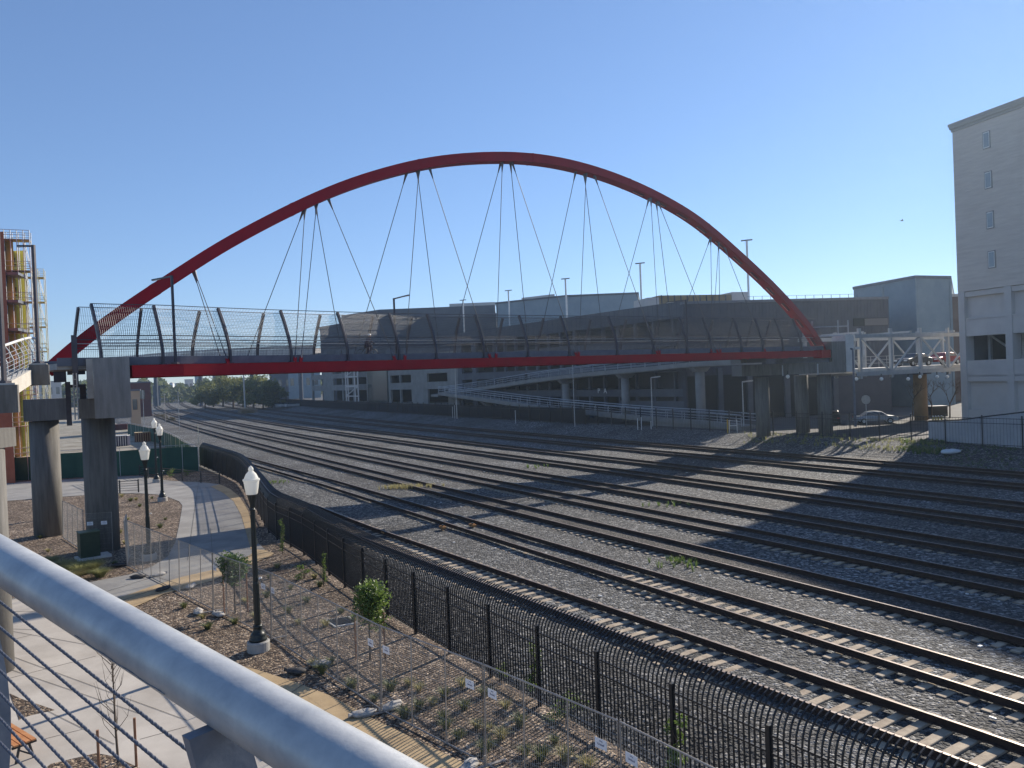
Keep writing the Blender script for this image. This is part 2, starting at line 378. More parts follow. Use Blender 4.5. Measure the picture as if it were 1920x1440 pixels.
# big mulch area everything else lies on
fl = [SN(s, fen_n(s)+0.1, 0) for s in [95,79,72,63.9,52,45,39.4,31.7,25.7,16.2,9.1,0,-20]]
big = [G(0,905), G(60,900), G(150,893), G(300,885), G(372,880)]
P = [G(-250,930)] + big + fl[1:] + [Vector((-10,-8,0)), Vector((-30,-8,0)), Vector((-60,30,0))]
poly('mulch_bed', [Vector((p.x, p.y, 0.004)) for p in P], 0.012, M_mulch)
plaza = [(-420,1190),(-60,1138),(0,1127),(35,1120),(160,1093),(243,1077),(285,1062),(314,1044),(329,1016),(337,978),(342,948),(336,940),(310,930),(293,927),(264,925),(212,925),(107,932),(0,940),(-120,950),(-120,905),(0,905),(107,900),(210,894),(262,892),(293,898),(318,901),(343,903),(377,904),(412,908),(430,916),(447,929),(458,945),(466,960),(472,985),(485,1018),(497,1031),(514,1037),(502,1045),(483,1052),(440,1070),(414,1081),(395,1089),(350,1102),(306,1114),(275,1128),(243,1142),(225,1160),(235,1185),(290,1208),(340,1215),(400,1236),(418,1240),(480,1255),(545,1276),(622,1305),(705,1350),(792,1392),(870,1430),(950,1475),(1100,1560),(1300,1800),(300,2200),(-700,1900)]
poly('path', plaza, 0.035, M_path)
# pale plaza sheet and tan bands on it
pz = [(-420,1192),(-60,1140),(0,1129),(35,1122),(90,1112),(150,1118),(170,1140),(190,1175),(235,1215),(330,1262),(400,1300),(520,1350),(640,1400),(760,1460),(900,1560),(1000,1800),(250,2150),(-690,1880)]
poly('plaza', pz, 0.039, M_plaza)
tan1 = [(160,1150),(210,1125),(285,1099),(339,1082),(400,1068),(440,1052),(468,1041),(480,1030),(497,1031),(514,1037),(502,1045),(483,1052),(440,1070),(414,1081),(395,1089),(350,1102),(306,1114),(275,1128),(243,1142),(225,1160),(235,1185),(290,1208),(340,1215),(400,1236),(418,1240),(480,1255),(545,1276),(622,1305),(705,1350),(792,1392),(870,1430),(950,1475),(1100,1560),(1000,1640),(880,1530),(760,1455),(640,1396),(520,1346),(400,1296),(330,1258),(235,1211),(190,1171),(170,1156)]
poly('tan_path_edge', tan1, 0.043, M_tan)
tan2 = [(412,908),(430,916),(447,929),(458,945),(466,960),(472,985),(485,1018),(470,1030),(462,1000),(452,965),(438,940),(420,925),(395,912)]
poly('tan_path_verge', tan2, 0.047, M_tan)
poly('planting_strip', [(18,1300),(40,1310),(103,1331),(60,1340),(42,1346),(36,1350)], 0.047, M_mulch)
poly('tree_pit', [(60,1462),(95,1432),(180,1412),(215,1418),(262,1440),(300,1475),(240,1540),(110,1520)], 0.047, M_mulch)
# saw-cut joints
g = MB()
for a, b in [((0,1178),(70,1181)),((15,1182),(160,1208)),((16,1272),(180,1230)),((16,1228),(350,1350)),((60,1318),(215,1395)),((0,1205),(60,1190)),((85,1385),(155,1367)),((262,1386),(350,1362)),((0,1147),(66,1146)),((20,1255),(270,1340)),
             ((572,1305),(646,1268)),((727,1343),(800,1300)),((343,1100),(160,1147))]:
    A = G(*a, .049); B = G(*b, .049); g.bar(A, B, .008, .006)
for a, b in [((530,1310),(586,1270)),((650,1372),(705,1346)),((742,1422),(795,1392)),((290,1080),(345,1098)),((170,1118),(300,1078)),((200,1135),(330,1092)),((430,1030),(500,1028)),((372,905),(352,1050)),((395,990),(400,1070))]:
    A = G(*a, .05); B = G(*b, .05); g.bar(A, B, .014, .006)
tag(g.build('paving_joints', M_joint), kind='structure')
# bare lot beyond the green fence
poly('bare_lot', [(-300,800),(0,770),(120,752),(235,752),(262,790),(310,812),(372,834),(372,882),(150,895),(-300,915)], 0.008, M_gravel2)
# ================================================================ FOOTBRIDGE
HX = [(100,131),(150,128.1),(186,126),(245,122.7),(322,119),(441,111),(549,104.5),(650,99),(744,94),(831,90),(919,86.5),(997,83.4),(1076,80.4),(1154,77.4),(1226,74.8),(1287,72.6),(1341,70.6),(1389,68.9),(1431,67.3),(1467,66),(1550,62.3),(1600,60)]
def deckY(u): return 4920.0/interp(HX, u)
ZT = 9.93                                     # top of the red beam
def npt(u):
    Y = deckY(u); p = atY(u, 690-32*(u-245)/1305, Y); return Vector((p.x, p.y, ZT + 0.06*sin(pi*min(1, max(0, (u-150)/1400)))))
us = [112,150,200,245,322,400,480,549,650,744,831,919,1000,1080,1154,1226,1300,1370,1431,1490,1550]
Nedge = resample(smooth([npt(u) for u in us], 5), 1.0)
Ned_T = tangents(Nedge); LAT = [Vector((-t.y, t.x, 0)) for t in Ned_T]   # lateral, pointing away from the camera
DW = 4.9
Fedge = [p + l*DW for p, l in zip(Nedge, LAT)]
def at_u(curve, u):
    best = min(range(len(curve)-1), key=lambda i: abs(proj(curve[i])[0]-u))
    a = curve[best]; j = best+1 if proj(a)[0] < u else best-1; j = max(0, min(len(curve)-1, j)); b = curve[j]
    ua, ub = proj(a)[0], proj(b)[0]; t = 0 if abs(ub-ua) < 1e-6 else max(0, min(1, (u-ua)/(ub-ua))); return a.lerp(b, t), best
bridge = thing('arch_footbridge', (Nedge[30].x, Nedge[30].y, ZT), 'red steel arch footbridge crossing above the railway tracks', 'footbridge')
i0 = min(range(len(Nedge)), key=lambda i: abs(proj(Nedge[i])[0]-243))
b0_ = (243-proj(Nedge[i0])[0])/27.0
# edge beams (box girders)
for nm, crv, sg in (('edge_beam', Nedge, 1), ('edge_beam', Fedge, -1)):
    g = MB(); pth = [crv[i0]+Ned_T[i0]*b0_] + crv[i0+1:]; lt = LAT[i0:]
    g.ribbon(pth, lt, None, 0.42, 0.62, off=0.21*sg, zoff=-0.31)
    for i in range(6, len(pth)-1, 12):        # field splices
        g.ribbon([pth[i]-Ned_T[i]*0.02, pth[i]+Ned_T[i]*0.02], [lt[i]]*2, None, 0.44, 0.635, off=0.21*sg, zoff=-0.31)
    g.build(nm, M_red, bridge)
g = MB(); g.ribbon(Nedge, LAT, None, DW-0.9, 0.30, off=DW/2, zoff=0.02); g.build('deck', M_conc, bridge)
for i in range(2, len(Nedge)-1, 5):
    pass
g = MB()
for i in range(i0, len(Nedge)-1, 5):
    a = Nedge[i]+LAT[i]*0.45+Vector((0,0,-0.32)); b = Nedge[i]+LAT[i]*(DW-0.45)+Vector((0,0,-0.32)); g.bar(a, b, .2, .34)
g.build('floor_beams', M_red, bridge)
for off in (0.36, DW-0.36):
    g = MB(); g.ribbon(Nedge, LAT, None, 0.05, 0.42, off=off, zoff=0.24); g.build('kick_plate', M_deckfascia, bridge)
# arch
AL = atY(88, 697, 42.0); AR = atY(1541, 664, 80.0)
AD = Vector((AR.x-AL.x, AR.y-AL.y, 0)).normalized(); AN = Vector((-AD.y, AD.x, 0))
ctl = [(88,697),(125,660),(182,618),(250,569),(325,521),(400,471),(475,429.5),(550,391),(625,357),(700,331),(800,306),(900,296),(1000,298),(1100,318),(1200,355),(1300,410),(1375,473),(1440,533),(1490,586),(1522,627),(1543,664)]
Apts = resample(smooth([onplane(u, v, (AL.x, AL.y), AD) for u, v in ctl], 6), 0.9)
# light smoothing of the measured curve
for _ in range(6):
    Apts = [Apts[0]] + [(Apts[i-1]+Apts[i]*2+Apts[i+1])/4 for i in range(1, len(Apts)-1)] + [Apts[-1]]
g = MB()
def asec(i):
    a = Apts[max(0, i-1)]; b = Apts[min(len(Apts)-1, i+1)]; d = (b-a).normalized(); up = AN.cross(d)
    if up.z < 0: up = -up
    c = Apts[i]; w = 0.50; h = 0.35
    return [c-AN*w-up*h, c+AN*w-up*h, c+AN*w*0.8+up*h, c-AN*w*0.8+up*h]
g.sweep(Apts, asec); arch = g.build('arch', M_red, bridge)
for i in range(8, len(Apts)-4, 11):
    g = MB(); sec2 = [[Apts[i]+(q-Apts[i])*1.035 + (Apts[i+1]-Apts[i]).normalized()*o for q in asec(i)] for o in (-.09, .09)]
    g.sweep(sec2, lambda k: sec2[k]); g.build('splice_collar', M_red, arch)
# stiffener slots on the soffit near the right springing; slot shade and lit rims put into the colours
M_slotshade = mat('red_slot_shade', (0.10, 0.002, 0.006), 0.6); M_litrim = mat('red_lit_rim', (0.75, 0.22, 0.18), 0.4)
for i in range(int(len(Apts)*0.62), len(Apts)-3, 3):
    a = Apts[i]; b = Apts[i+1]; b = a.lerp(b, 1.0); d = (Apts[i+1]-Apts[i-1]).normalized(); up = AN.cross(d)
    if up.z < 0: up = -up
    g = MB(); g.bar(a-up*0.365-d*0.1, b-up*0.365+d*0.25, 0.34, 0.05, up=up); g.build('access_slot', M_slotshade, arch); g = MB(); g.bar(a-up*0.40+AN*.1-d*0.05, b-up*0.40+AN*.1+d*0.2, 0.07, 0.05, up=up)
    g.build('lit_slot_rim', M_litrim, arch)
# cast node where arch and beam meet at the right springing
g = MB(); e = Nedge[-1]
g.bar(e-Ned_T[-1]*1.6+Vector((0,0,-.36)), e+Ned_T[-1]*0.25+Vector((0,0,-.36)), 1.0, .8); g.build('springing_node', M_red, bridge)
# hanger cables
def arch_at(u):
    i = min(range(len(Apts)), key=lambda i: abs(proj(Apts[i])[0]-u) + (0 if Apts[i].z > 11 else 99)); return Apts[i]
HG = [((353,'F',415),(367,'N',432)),
 ((575,'F',455),(579,'N',556),(588,'N',567),(593,'F',641),(604,'N',744)),
 ((771,'F',657),(782,'N',762),(786,'F',824),(796,'N',922)),
 ((938,'F',836),(948,'N',933),(951,'F',990),(960,'N',1084)),
 ((1086,'F',1002),(1094,'N',1088),(1096,'F',1132),(1106,'N',1236)),
 ((1216,'F',1135),(1224,'N',1240),(1226,'F',1262),(1235,'N',1349)),
 ((1331,'F',1250),(1338,'F',1333),(1343,'N',1337),(1345,'N',1354),(1357,'N',1438))]
g_f = MB()
for fan in HG:
    uc = sum(a for a, _, _ in fan)/len(fan)
    for u, side, ub in fan:
        top = arch_at(u) + Vector((0,0,-0.38)); top = top + AN*(-0.12 if side == 'N' else 0.12)
        bot, bi = at_u(Nedge if side == 'N' else Fedge, ub); bot = bot + LAT[bi]*(0.2 if side == 'N' else -0.2) + Vector((0,0,0.02))
        d = (bot-top).normalized(); g = MB(); g.tube([top+d*0.3, bot-d*0.3], 0.024, 6); cb = g.build('hanger_cable', M_cable, bridge)
        g = MB(); g.tube([top-d*0.1, top+d*0.25, top+d*0.75], [.13, .08, .035], 8); g.build('cable_clevis', M_deckfascia, cb)
        g = MB(); g.tube([bot-d*0.8, bot-d*0.25], [.03, .055], 8); g.build('cable_socket', M_deckfascia, cb)
        g = MB(); g.bar(bot-d*0.32, bot+d*0.1, 0.2, 0.05, up=LAT[bi]); g.build('cable_lug', M_red, cb)
# ---------------------------------------------------------------- bridge side fences
M_wiremesh = mat('dark_wire_mesh', (.05,.055,.065), .5, .5)
def prof(t, w, H=3.3):
    """inward lean profile: t 0..1 up the post -> (inward offset, height)"""
    return (w*max(0, (t-0.22)/0.78)**1.35, 0.0 + H*t)
us_posts = [127,186,322,441,549,650,744,831,919,997,1076,1154,1226,1287,1341,1389,1431,1467,1503]
def cum(curve):
    L = [0]
    for a, b in zip(curve, curve[1:]): L.append(L[-1]+(b-a).length)
    return L
posts_idx = []
for u in us_posts:
    p, i = at_u(Nedge, max(u, 113)); posts_idx.append(i)
posts_idx = sorted(set(posts_idx))
def side_fence(crv, sg, lab, hgt):
    c = crv[len(crv)//2]; t = thing('mesh_fence', (c.x, c.y, ZT), lab, 'fence', 'curved mesh fences on the bridge')
    n = len(crv)
    st = next(i for i in range(n) if proj(crv[i])[0] > (112 if sg < 0 else 172))
    for i in posts_idx:
        if i < st: continue
        w = 1.15 - 0.3*i/n; g = MB(); pts = []
        for k in range(9):
            o, z = prof(k/8, w, hgt); pts.append(crv[i] + LAT[i]*sg*(0.28+o) + Vector((0, 0, z-0.05)))
        for a, b in zip(pts, pts[1:]): g.bar(a, b+(b-a)*0.03, 0.12, 0.19, up=(Ned_T[i].cross((b-a).normalized())))
        pst = g.build('post', M_post, t)
        g = MB(); g.box(crv[i]+LAT[i]*sg*0.28+Vector((0,0,0.03)), (.3, .3, .05), math.atan2(Ned_T[i].y, Ned_T[i].x)); g.build('base_plate', M_post, pst)
    bays = [0]+posts_idx+[n-1]
    seen = set()
    for a, b in zip(bays, bays[1:]):
        a = max(a, st)
        if b <= a: continue
        g = MB(); L = (crv[b]-crv[a]).length; m = max(2, int(L/0.095))
        seg = crv[a:b+1]; cl = cum(seg)
        for k in range(m):
            s = cl[-1]*(k+0.5)/m; j = 0
            while j < len(cl)-2 and cl[j+1] < s: j += 1
            q = (s-cl[j])/(cl[j+1]-cl[j]); base = seg[j].lerp(seg[j+1], q); lt = LAT[a+j].lerp(LAT[a+j+1], q); w = 1.15-0.3*(a+j)/n
            pts = []
            for kk in (0, 2, 4, 6, 8):
                o, z = prof(kk/8*0.97, w, hgt); pts.append(base + lt*sg*(0.36+o) + Vector((0,0,z+0.1)))
            g.tube(pts, 0.0085, 3, cap=False)
        for hz in [0.02+0.12*x for x in range(8)]:
            pth = []
            for i in range(a, b+1):
                w = 1.15-0.3*i/n; o, z = prof(hz*0.97, w, hgt); pth.append(crv[i]+LAT[i]*sg*(0.36+o)+Vector((0,0,z+0.1)))
            g.tube(pth, 0.0045, 3, cap=False)
        g.build('mesh_panel', M_wiremesh, t)
    for hh, rad, m_, off in ((0.97, 0.022, M_post, 0), (0.45, 0.03, M_post, 0.1), (0.385, 0.022, M_steel, 0.16), (0.335, 0.02, M_post, 0.1), (0.29, 0.02, M_post, 0.1)):
        pth = []
        for i in range(st, n):
            w = 1.15-0.3*i/n; o, z = prof(hh, w, hgt); pth.append(crv[i]+LAT[i]*sg*(0.36+o+off)+Vector((0,0,z+0.1)))
        g = MB(); g.tube(pth, rad, 6); g.build('rail', m_, t)
    return t
side_fence(Nedge, 1, 'tall dark mesh fence with curved posts along the near side of the red bridge', 3.3)
side_fence(Fedge, -1, 'tall dark mesh fence with curved posts along the far side of the red bridge', 3.3)
# ---------------------------------------------------------------- bridge lamps
def bridge_lamp(base, H, adir, L, lab, r=0.05, tilt=0.0):
    t = thing('lamp_post', base, lab, 'lamp post', 'slim lamp posts along the bridge walkway')
    g = MB(); top = base+Vector((0,0,H)); g.bar(base, top, .11, .11, up=adir); g.box(base+Vector((0,0,.04)), (.3,.3,.08)); g.build('pole', M_post, t)
    g = MB(); e = top + adir*L + Vector((0,0,tilt)); g.bar(top-adir*.05+Vector((0,0,-.05)), e, .13, .07); g.build('lamp_arm', M_post, t)
    g = MB(); g.bar(top+adir*L*0.6+Vector((0,0,tilt*0.6-.055)), e+Vector((0,0,-.055)), .10, .02); g.build('lamp_lens', M_white, t)
    return t
p, i = at_u(Nedge, 330); bridge_lamp(p+LAT[i]*0.05+Vector((0,0,0.02)), 4.75, LAT[i], 2.2, 'slim dark lamp post at the left part of the bridge, right of the concrete block')
p, i = at_u(Fedge, 742); bridge_lamp(p-LAT[i]*0.1+Vector((0,0,0.02)), 4.75, -LAT[i], 2.2, 'slim dark lamp post above mid bridge near the cyclist')
p, i = at_u(Nedge, 1290); bridge_lamp(p+LAT[i]*0.05+Vector((0,0,0.02)), 4.7, LAT[i], 2.4, 'slim dark lamp post on the bridge in front of the tan wooden screen')
# ---------------------------------------------------------------- left pier and abutment
def column(u, vb, wpx, lab, ztop, grp, z0=0.0, m=M_concw, Yfix=None):
    b = G(u, vb, z0) if Yfix is None else atY(u, vb, Yfix)
    r = wpx/2/F_PX*b.y; c = Vector((b.x, b.y+r*0.8, z0)); t = thing('bridge_column', c, lab, 'column', grp)
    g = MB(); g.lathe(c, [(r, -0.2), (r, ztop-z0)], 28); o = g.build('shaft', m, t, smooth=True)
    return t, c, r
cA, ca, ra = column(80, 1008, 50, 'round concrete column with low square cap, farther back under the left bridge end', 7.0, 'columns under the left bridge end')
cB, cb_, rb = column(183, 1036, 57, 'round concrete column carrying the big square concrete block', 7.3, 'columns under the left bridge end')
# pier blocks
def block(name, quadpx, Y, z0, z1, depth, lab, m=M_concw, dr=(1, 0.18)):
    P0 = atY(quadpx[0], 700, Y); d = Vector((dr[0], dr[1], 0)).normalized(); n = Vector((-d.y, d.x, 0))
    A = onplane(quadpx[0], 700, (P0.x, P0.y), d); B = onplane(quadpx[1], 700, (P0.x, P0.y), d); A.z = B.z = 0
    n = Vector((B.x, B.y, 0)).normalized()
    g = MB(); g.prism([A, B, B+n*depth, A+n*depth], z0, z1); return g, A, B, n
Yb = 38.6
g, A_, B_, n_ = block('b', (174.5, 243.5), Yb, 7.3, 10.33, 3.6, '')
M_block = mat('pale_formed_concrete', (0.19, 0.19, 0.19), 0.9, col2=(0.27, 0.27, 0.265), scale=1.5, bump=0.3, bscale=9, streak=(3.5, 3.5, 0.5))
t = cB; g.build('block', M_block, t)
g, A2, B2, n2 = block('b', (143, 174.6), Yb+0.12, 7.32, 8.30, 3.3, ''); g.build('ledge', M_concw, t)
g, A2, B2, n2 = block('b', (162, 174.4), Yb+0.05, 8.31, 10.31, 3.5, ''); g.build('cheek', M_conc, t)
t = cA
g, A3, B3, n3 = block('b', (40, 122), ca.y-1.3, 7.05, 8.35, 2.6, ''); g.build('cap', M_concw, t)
# bearing steelwork between blocks
t = thing('bearing_frame', (cb_.x-2, cb_.y, 8.1), 'dark steel frame and ladder between the two left pier heads', 'steel frame')
for k, (x0, x1, z0, z1, dy) in enumerate([(121,131,7.0,9.2,0.2),(136,147,8.9,11.5,-0.2),(126,160,9.55,9.75,0.3),(126,160,8.9,9.05,0.3),(148,160,8.1,9.0,0.6),(100,124,9.2,9.75,0.5)]):
    g, a_, b_, nn = block('x', (x0, x1), Yb+dy, z0, z1, 0.35, ''); g.build('strut', M_post, t)
g = MB()
for x in (137, 143.5):
    a = atY(x, 700, Yb-0.4); g.bar((a.x, a.y, 7.3), (a.x, a.y, 9.6), .05, .05)
for k in range(7):
    a = atY(137, 700, Yb-0.4); b = atY(143.5, 700, Yb-0.4); z = 7.5+0.3*k; g.bar((a.x, a.y, z), (b.x, b.y, z), .03, .03)
g.build('ladder', M_steel, t)
# ---------------------------------------------------------------- right pier
M_pier = M_concw
cR = []
for (u, vb, w, lab) in [(1435, 815, 26, 'leftmost of the three round columns under the right bridge end'), (1509, 800, 25, 'middle of the three round columns under the right bridge end'), (1552, 795, 26, 'rightmost of the three round columns under the right bridge end')]:
    cR.append(column(u, vb, w, lab, 7.45, 'columns under the right bridge end', z0=1.4, Yfix={1435: 79.5, 1509: 81.5, 1552: 79.5}[u]))
eN = Nedge[-1]
t = thing('pier_beam', (eN.x, eN.y, 7.4), 'long concrete crosshead carrying the right end of the red bridge', 'pier beam')
d = Vector((1, 0.02, 0)).normalized(); P0 = atY(1500, 690, 78.2)
def facebox(u0, u1, v0, v1, P, d, depth, g, shift=0.0):
    """box whose front face spans the measured px rectangle on a vertical plane"""
    n = Vector((-d.y, d.x, 0)); a = onplane(u0, (v0+v1)/2, P, d); b = onplane(u1, (v0+v1)/2, P, d)
    um, vt, vb = (u0+u1)/2, v0, v1
    zt = onplane(um, vt, P, d).z; zb = onplane(um, vb, P, d).z
    A = Vector((a.x, a.y, 0))-n*shift; B = Vector((b.x, b.y, 0))-n*shift
    g.prism([A, B, B+n*depth, A+n*depth], zb, zt); return A, B, zb, zt
pp = (P0.x, P0.y)
g = MB(); facebox(1391, 1586, 681, 702, pp, d, 3.4, g); g.build('crosshead', M_pier, t)
g = MB(); facebox(1389, 1400, 671, 681, pp, d, 3.4, g); facebox(1560, 1586, 640, 681, pp, d, 3.4, g, 0.004); g.build('end_wall', M_pier, t)
g = MB(); facebox(1586.2, 1602, 628, 697, pp, d, 3.2, g); g.build('pilaster', M_concl, t)
g = MB(); facebox(1400, 1440, 672, 680, pp, d, 1.0, g, -0.6); facebox(1470, 1558, 671, 680.5, pp, d, 2.0, g, -0.4); g.build('bearing_shelf', M_deckfascia, t)
g = MB(); 
for u0 in (1466, 1532): a = onplane(u0, 676, pp, d); g.tube([(a.x, a.y-.1, 8.6), (a.x, a.y-.1, 7.5)], .07, 8)
g.build('drain_pipe', M_steel, t)
# stair head frame right of springing
t = thing('guard_rail', (P0.x+7, P0.y+1, 9.4), 'pale tube guard rails standing on the right bridge abutment', 'guard rail')
g = MB()
def pxp(u, v, P=pp, dd=d, back=0.0):
    q = onplane(u, v, P, dd); n = Vector((-dd.y, dd.x, 0)); return q+n*back
for u in (1531, 1580, 1599): g.tube([pxp(u, 628, back=1), pxp(u-1, 599 if u > 1540 else 601, back=1)], .05, 6)
g.tube([pxp(1526, 613, back=1), pxp(1599, 610, back=1)], .05, 6)
g.tube([pxp(1545, 630, back=1), pxp(1607, 627, back=1)], .06, 6); g.build('rails', M_steel, t)
g = MB(); g.tube([pxp(1607, 627, back=1), pxp(1612, 640, back=1), pxp(1610, 668, back=1)], .05, 6)
facebox(1603, 1613, 650, 655, pp, d, .6, g); g.build('bracket', M_concl, t)
# ================================================================ BLACK PICKET FENCE (curved top)
fp = [SN(s, n, 0) for s, n in sorted(FEN) if -16 <= s <= 92]
fpath = resample(smooth(fp, 4), 2.45)[::-1]          # far -> near
fine = resample(smooth(fp, 6), 0.118)[::-1]
M_densepicket = mat('dense_picket_black', (0.006,0.008,0.010), 0.8, alpha=0.86)
t = thing('picket_fence', fpath[len(fpath)//2], 'long black steel picket fence with curved overhanging top between park and tracks', 'fence')
FT = tangents(fine)
def fence_prof():
    P = [(0, .12), (0, 1.0), (0, 1.95)]
    for k in range(1, 6):
        a = radians(90-15*k); P.append((0.62-0.62*sin(a) , 1.95+0.62*cos(a)))
    return P
FP = fence_prof()
fl_T = tangents(fpath)
n_i = 0
for b in range(len(fpath)-1):
    A, B = fpath[b], fpath[b+1]; mid = (A+B)/2; near = mid.length < 46; thick = .03 if mid.length < 60 else .04
    d = (B-A).normalized(); ou = Vector((-d.y, d.x, 0))     # towards the tracks
    if ou.dot(TN) < 0: ou = -ou
    L = (B-A).length; m = int(round(L/0.125)); g = MB()
    for k in range(m):
        c = A + d*(L*(k+0.5)/m)
        pts = [c+ou*x+Vector((0,0,z)) for x, z in (FP if near else [FP[0], FP[2], FP[4], FP[6], FP[7]])]
        if near:
            for p, q in zip(pts, pts[1:]): g.bar(p, q, .028, .028, up=d)
            e = pts[-1]; dd = (pts[-1]-pts[-2]).normalized(); g.add([e+d*.011+ou*.0, e-d*.011, e+dd*.05], [(0,1,2)])
        else: g.tube(pts, .024, 4, cap=False)
    g.build('picket_panel', M_black, t)
    if mid.dot(TD) > 64:  # added dark sheet that stands in for densely overlapping pickets
        g = MB(); sp = [FP[0], FP[2], FP[3], FP[5], FP[7]]
        for (x0, z0), (x1, z1) in zip(sp, sp[1:]): g.quad(A+ou*(x0-.03)+Vector((0,0,z0)), B+ou*(x0-.03)+Vector((0,0,z0)), B+ou*(x1-.03)+Vector((0,0,z1)), A+ou*(x1-.03)+Vector((0,0,z1)))
        g.build('dense_picket_sheet', M_densepicket, t)
OUT = [Vector((-t_.y, t_.x, 0)) for t_ in fl_T]
OUT = [o if o.dot(TN) > 0 else -o for o in OUT]
for z, x, w_, h_ in ((.22, 0, .045, .035), (1.6, 0, .045, .035), (1.93, 0, .045, .035), (FP[5][1]-.02, FP[5][0]-.02, .03, .03)):
    g = MB(); g.ribbon([p+Vector((0,0,z)) for p in fpath], OUT, None, w_, h_, off=x); g.build('rail', M_black, t)
for i, p in enumerate(fpath):
    g = MB(); g.box(p+Vector((0,0,1.03)), (.09, .09, 2.1), math.atan2(fl_T[i].y, fl_T[i].x)); g.box(p+Vector((0,0,2.09)), (.1,.1,.03), math.atan2(fl_T[i].y, fl_T[i].x)); g.build('post', M_black, t)
# ================================================================ PARK LAMPS
M_globe = mat('milky_globe', (0.86, 0.85, 0.76), 0.3, trans=0.4)
M_lampgreen = mat('dark_green_paint', (0.006, 0.013, 0.014), 0.4)
def park_lamp():
    t = thing('street_lamp', (0,0,0), 'x', 'street lamp', 'acorn globe lamps in the park'); c = (0,0,0)
    g = MB(); g.lathe(c, [(.36,0),(.36,.30),(.33,.34)], 24); g.build('footing', M_conc, t, smooth=False)
    g = MB(); g.lathe(c, [(.28,.34),(.28,.42),(.24,.46),(.25,.52),(.20,.60),(.15,.66),(.14,.78),(.16,.82),(.11,.86)], 20); g.build('base', M_lampgreen, t, smooth=True)
    g = MB()
    k0 = 16; prof = [(.105,.86),(.10,2.2),(.085,2.25),(.075,4.55),(.10,4.6),(.07,4.66),(.08,4.8),(.13,5.0),(.145,5.06),(.16,5.1)]
    n = 32
    for r, z in prof:
        for j in range(n): rr = r*(1.0 if j % 4 else 0.88); g.v.append((rr*cos(2*pi*j/n), rr*sin(2*pi*j/n), z))
    for i in range(len(prof)-1):
        for j in range(n): a = i*n+j; b = i*n+(j+1) % n; g.f.append((a, b, b+n, a+n))
    g.build('pole', M_lampgreen, t)
    gl = MB(); gl.lathe(c, [(.17,5.1),(.185,5.14),(.215,5.32),(.245,5.52),(.268,5.55),(.268,5.60),(.225,5.62),(.21,5.66),(.165,5.76),(.10,5.83),(.075,5.86),(.085,5.92),(.06,5.98),(.01,6.03)], 20); o = gl.build('globe', M_globe, t)
    g = MB(); g.bar((.11,0,2.35),(.2,0,2.38),.05,.05); g.build('bracket', M_white, t)
    return t
LP = [(485,1220,'nearest acorn globe lamp, standing in the mulch before the picket fence'),(280,1050,'acorn globe lamp behind the temporary fence corner beside the pier column'),(305,940,'acorn globe lamp at the tip of the mulch bed on the curved path'),(294,905,'farthest acorn globe lamp, rising in front of the green screened fence')]
L0 = park_lamp()
for i, (u, v, lab) in enumerate(LP):
    b = G(u, v, 0); o = L0 if i == 0 else dup(L0, (b.x, b.y, 0)); o['label'] = lab; o.location = (b.x, b.y, 0)
# ================================================================ TEMPORARY FENCE PANELS
M_mesh = mat('galvanised_mesh', (0.42, 0.42, 0.41), 0.5, 0.4)
M_tube = mat('galvanised_tube', (0.27, 0.245, 0.22), 0.5, 0.3, col2=(0.36, 0.33, 0.30), scale=8)
M_sign = mat('white_sign', (0.72, 0.72, 0.74), 0.5)
M_ink = mat('navy_ink', (0.03, 0.03, 0.12), 0.6)
M_foot = mat('dark_sandbag', (0.035, 0.035, 0.04), 0.85, col2=(0.07, 0.065, 0.06), scale=6)
M_foot2 = mat('pale_sandbag', (0.28, 0.26, 0.24), 0.9, col2=(0.5, 0.48, 0.45), scale=5)
TF = [(118,1010,157,1035,'small temporary mesh panel left of the pier block column',0),(157,1044,213,1040,'temporary mesh panel in front of the pier block column',1),
 (243,1045,238,1062,'short temporary mesh panel seen edge on at the fence corner',0),(238,1062,400,1146,'temporary mesh fence panel across the grey path, right of the corner',0),(400,1146,509,1198,'temporary mesh fence panel in front of the bushy young tree',1),
 (509,1198,715,1336,'temporary mesh fence panel just right of the nearest lamp',1),(715,1336,910,1437,'temporary mesh fence panel with grass tufts behind, third right of the lamp',1),(910,1437,1165,1585,'temporary mesh fence panel with white sign at its right end, at the bottom edge',1),(1165,1585,1420,1760,'last temporary mesh fence panel at the bottom, rightmost',1)]
H = 2.25
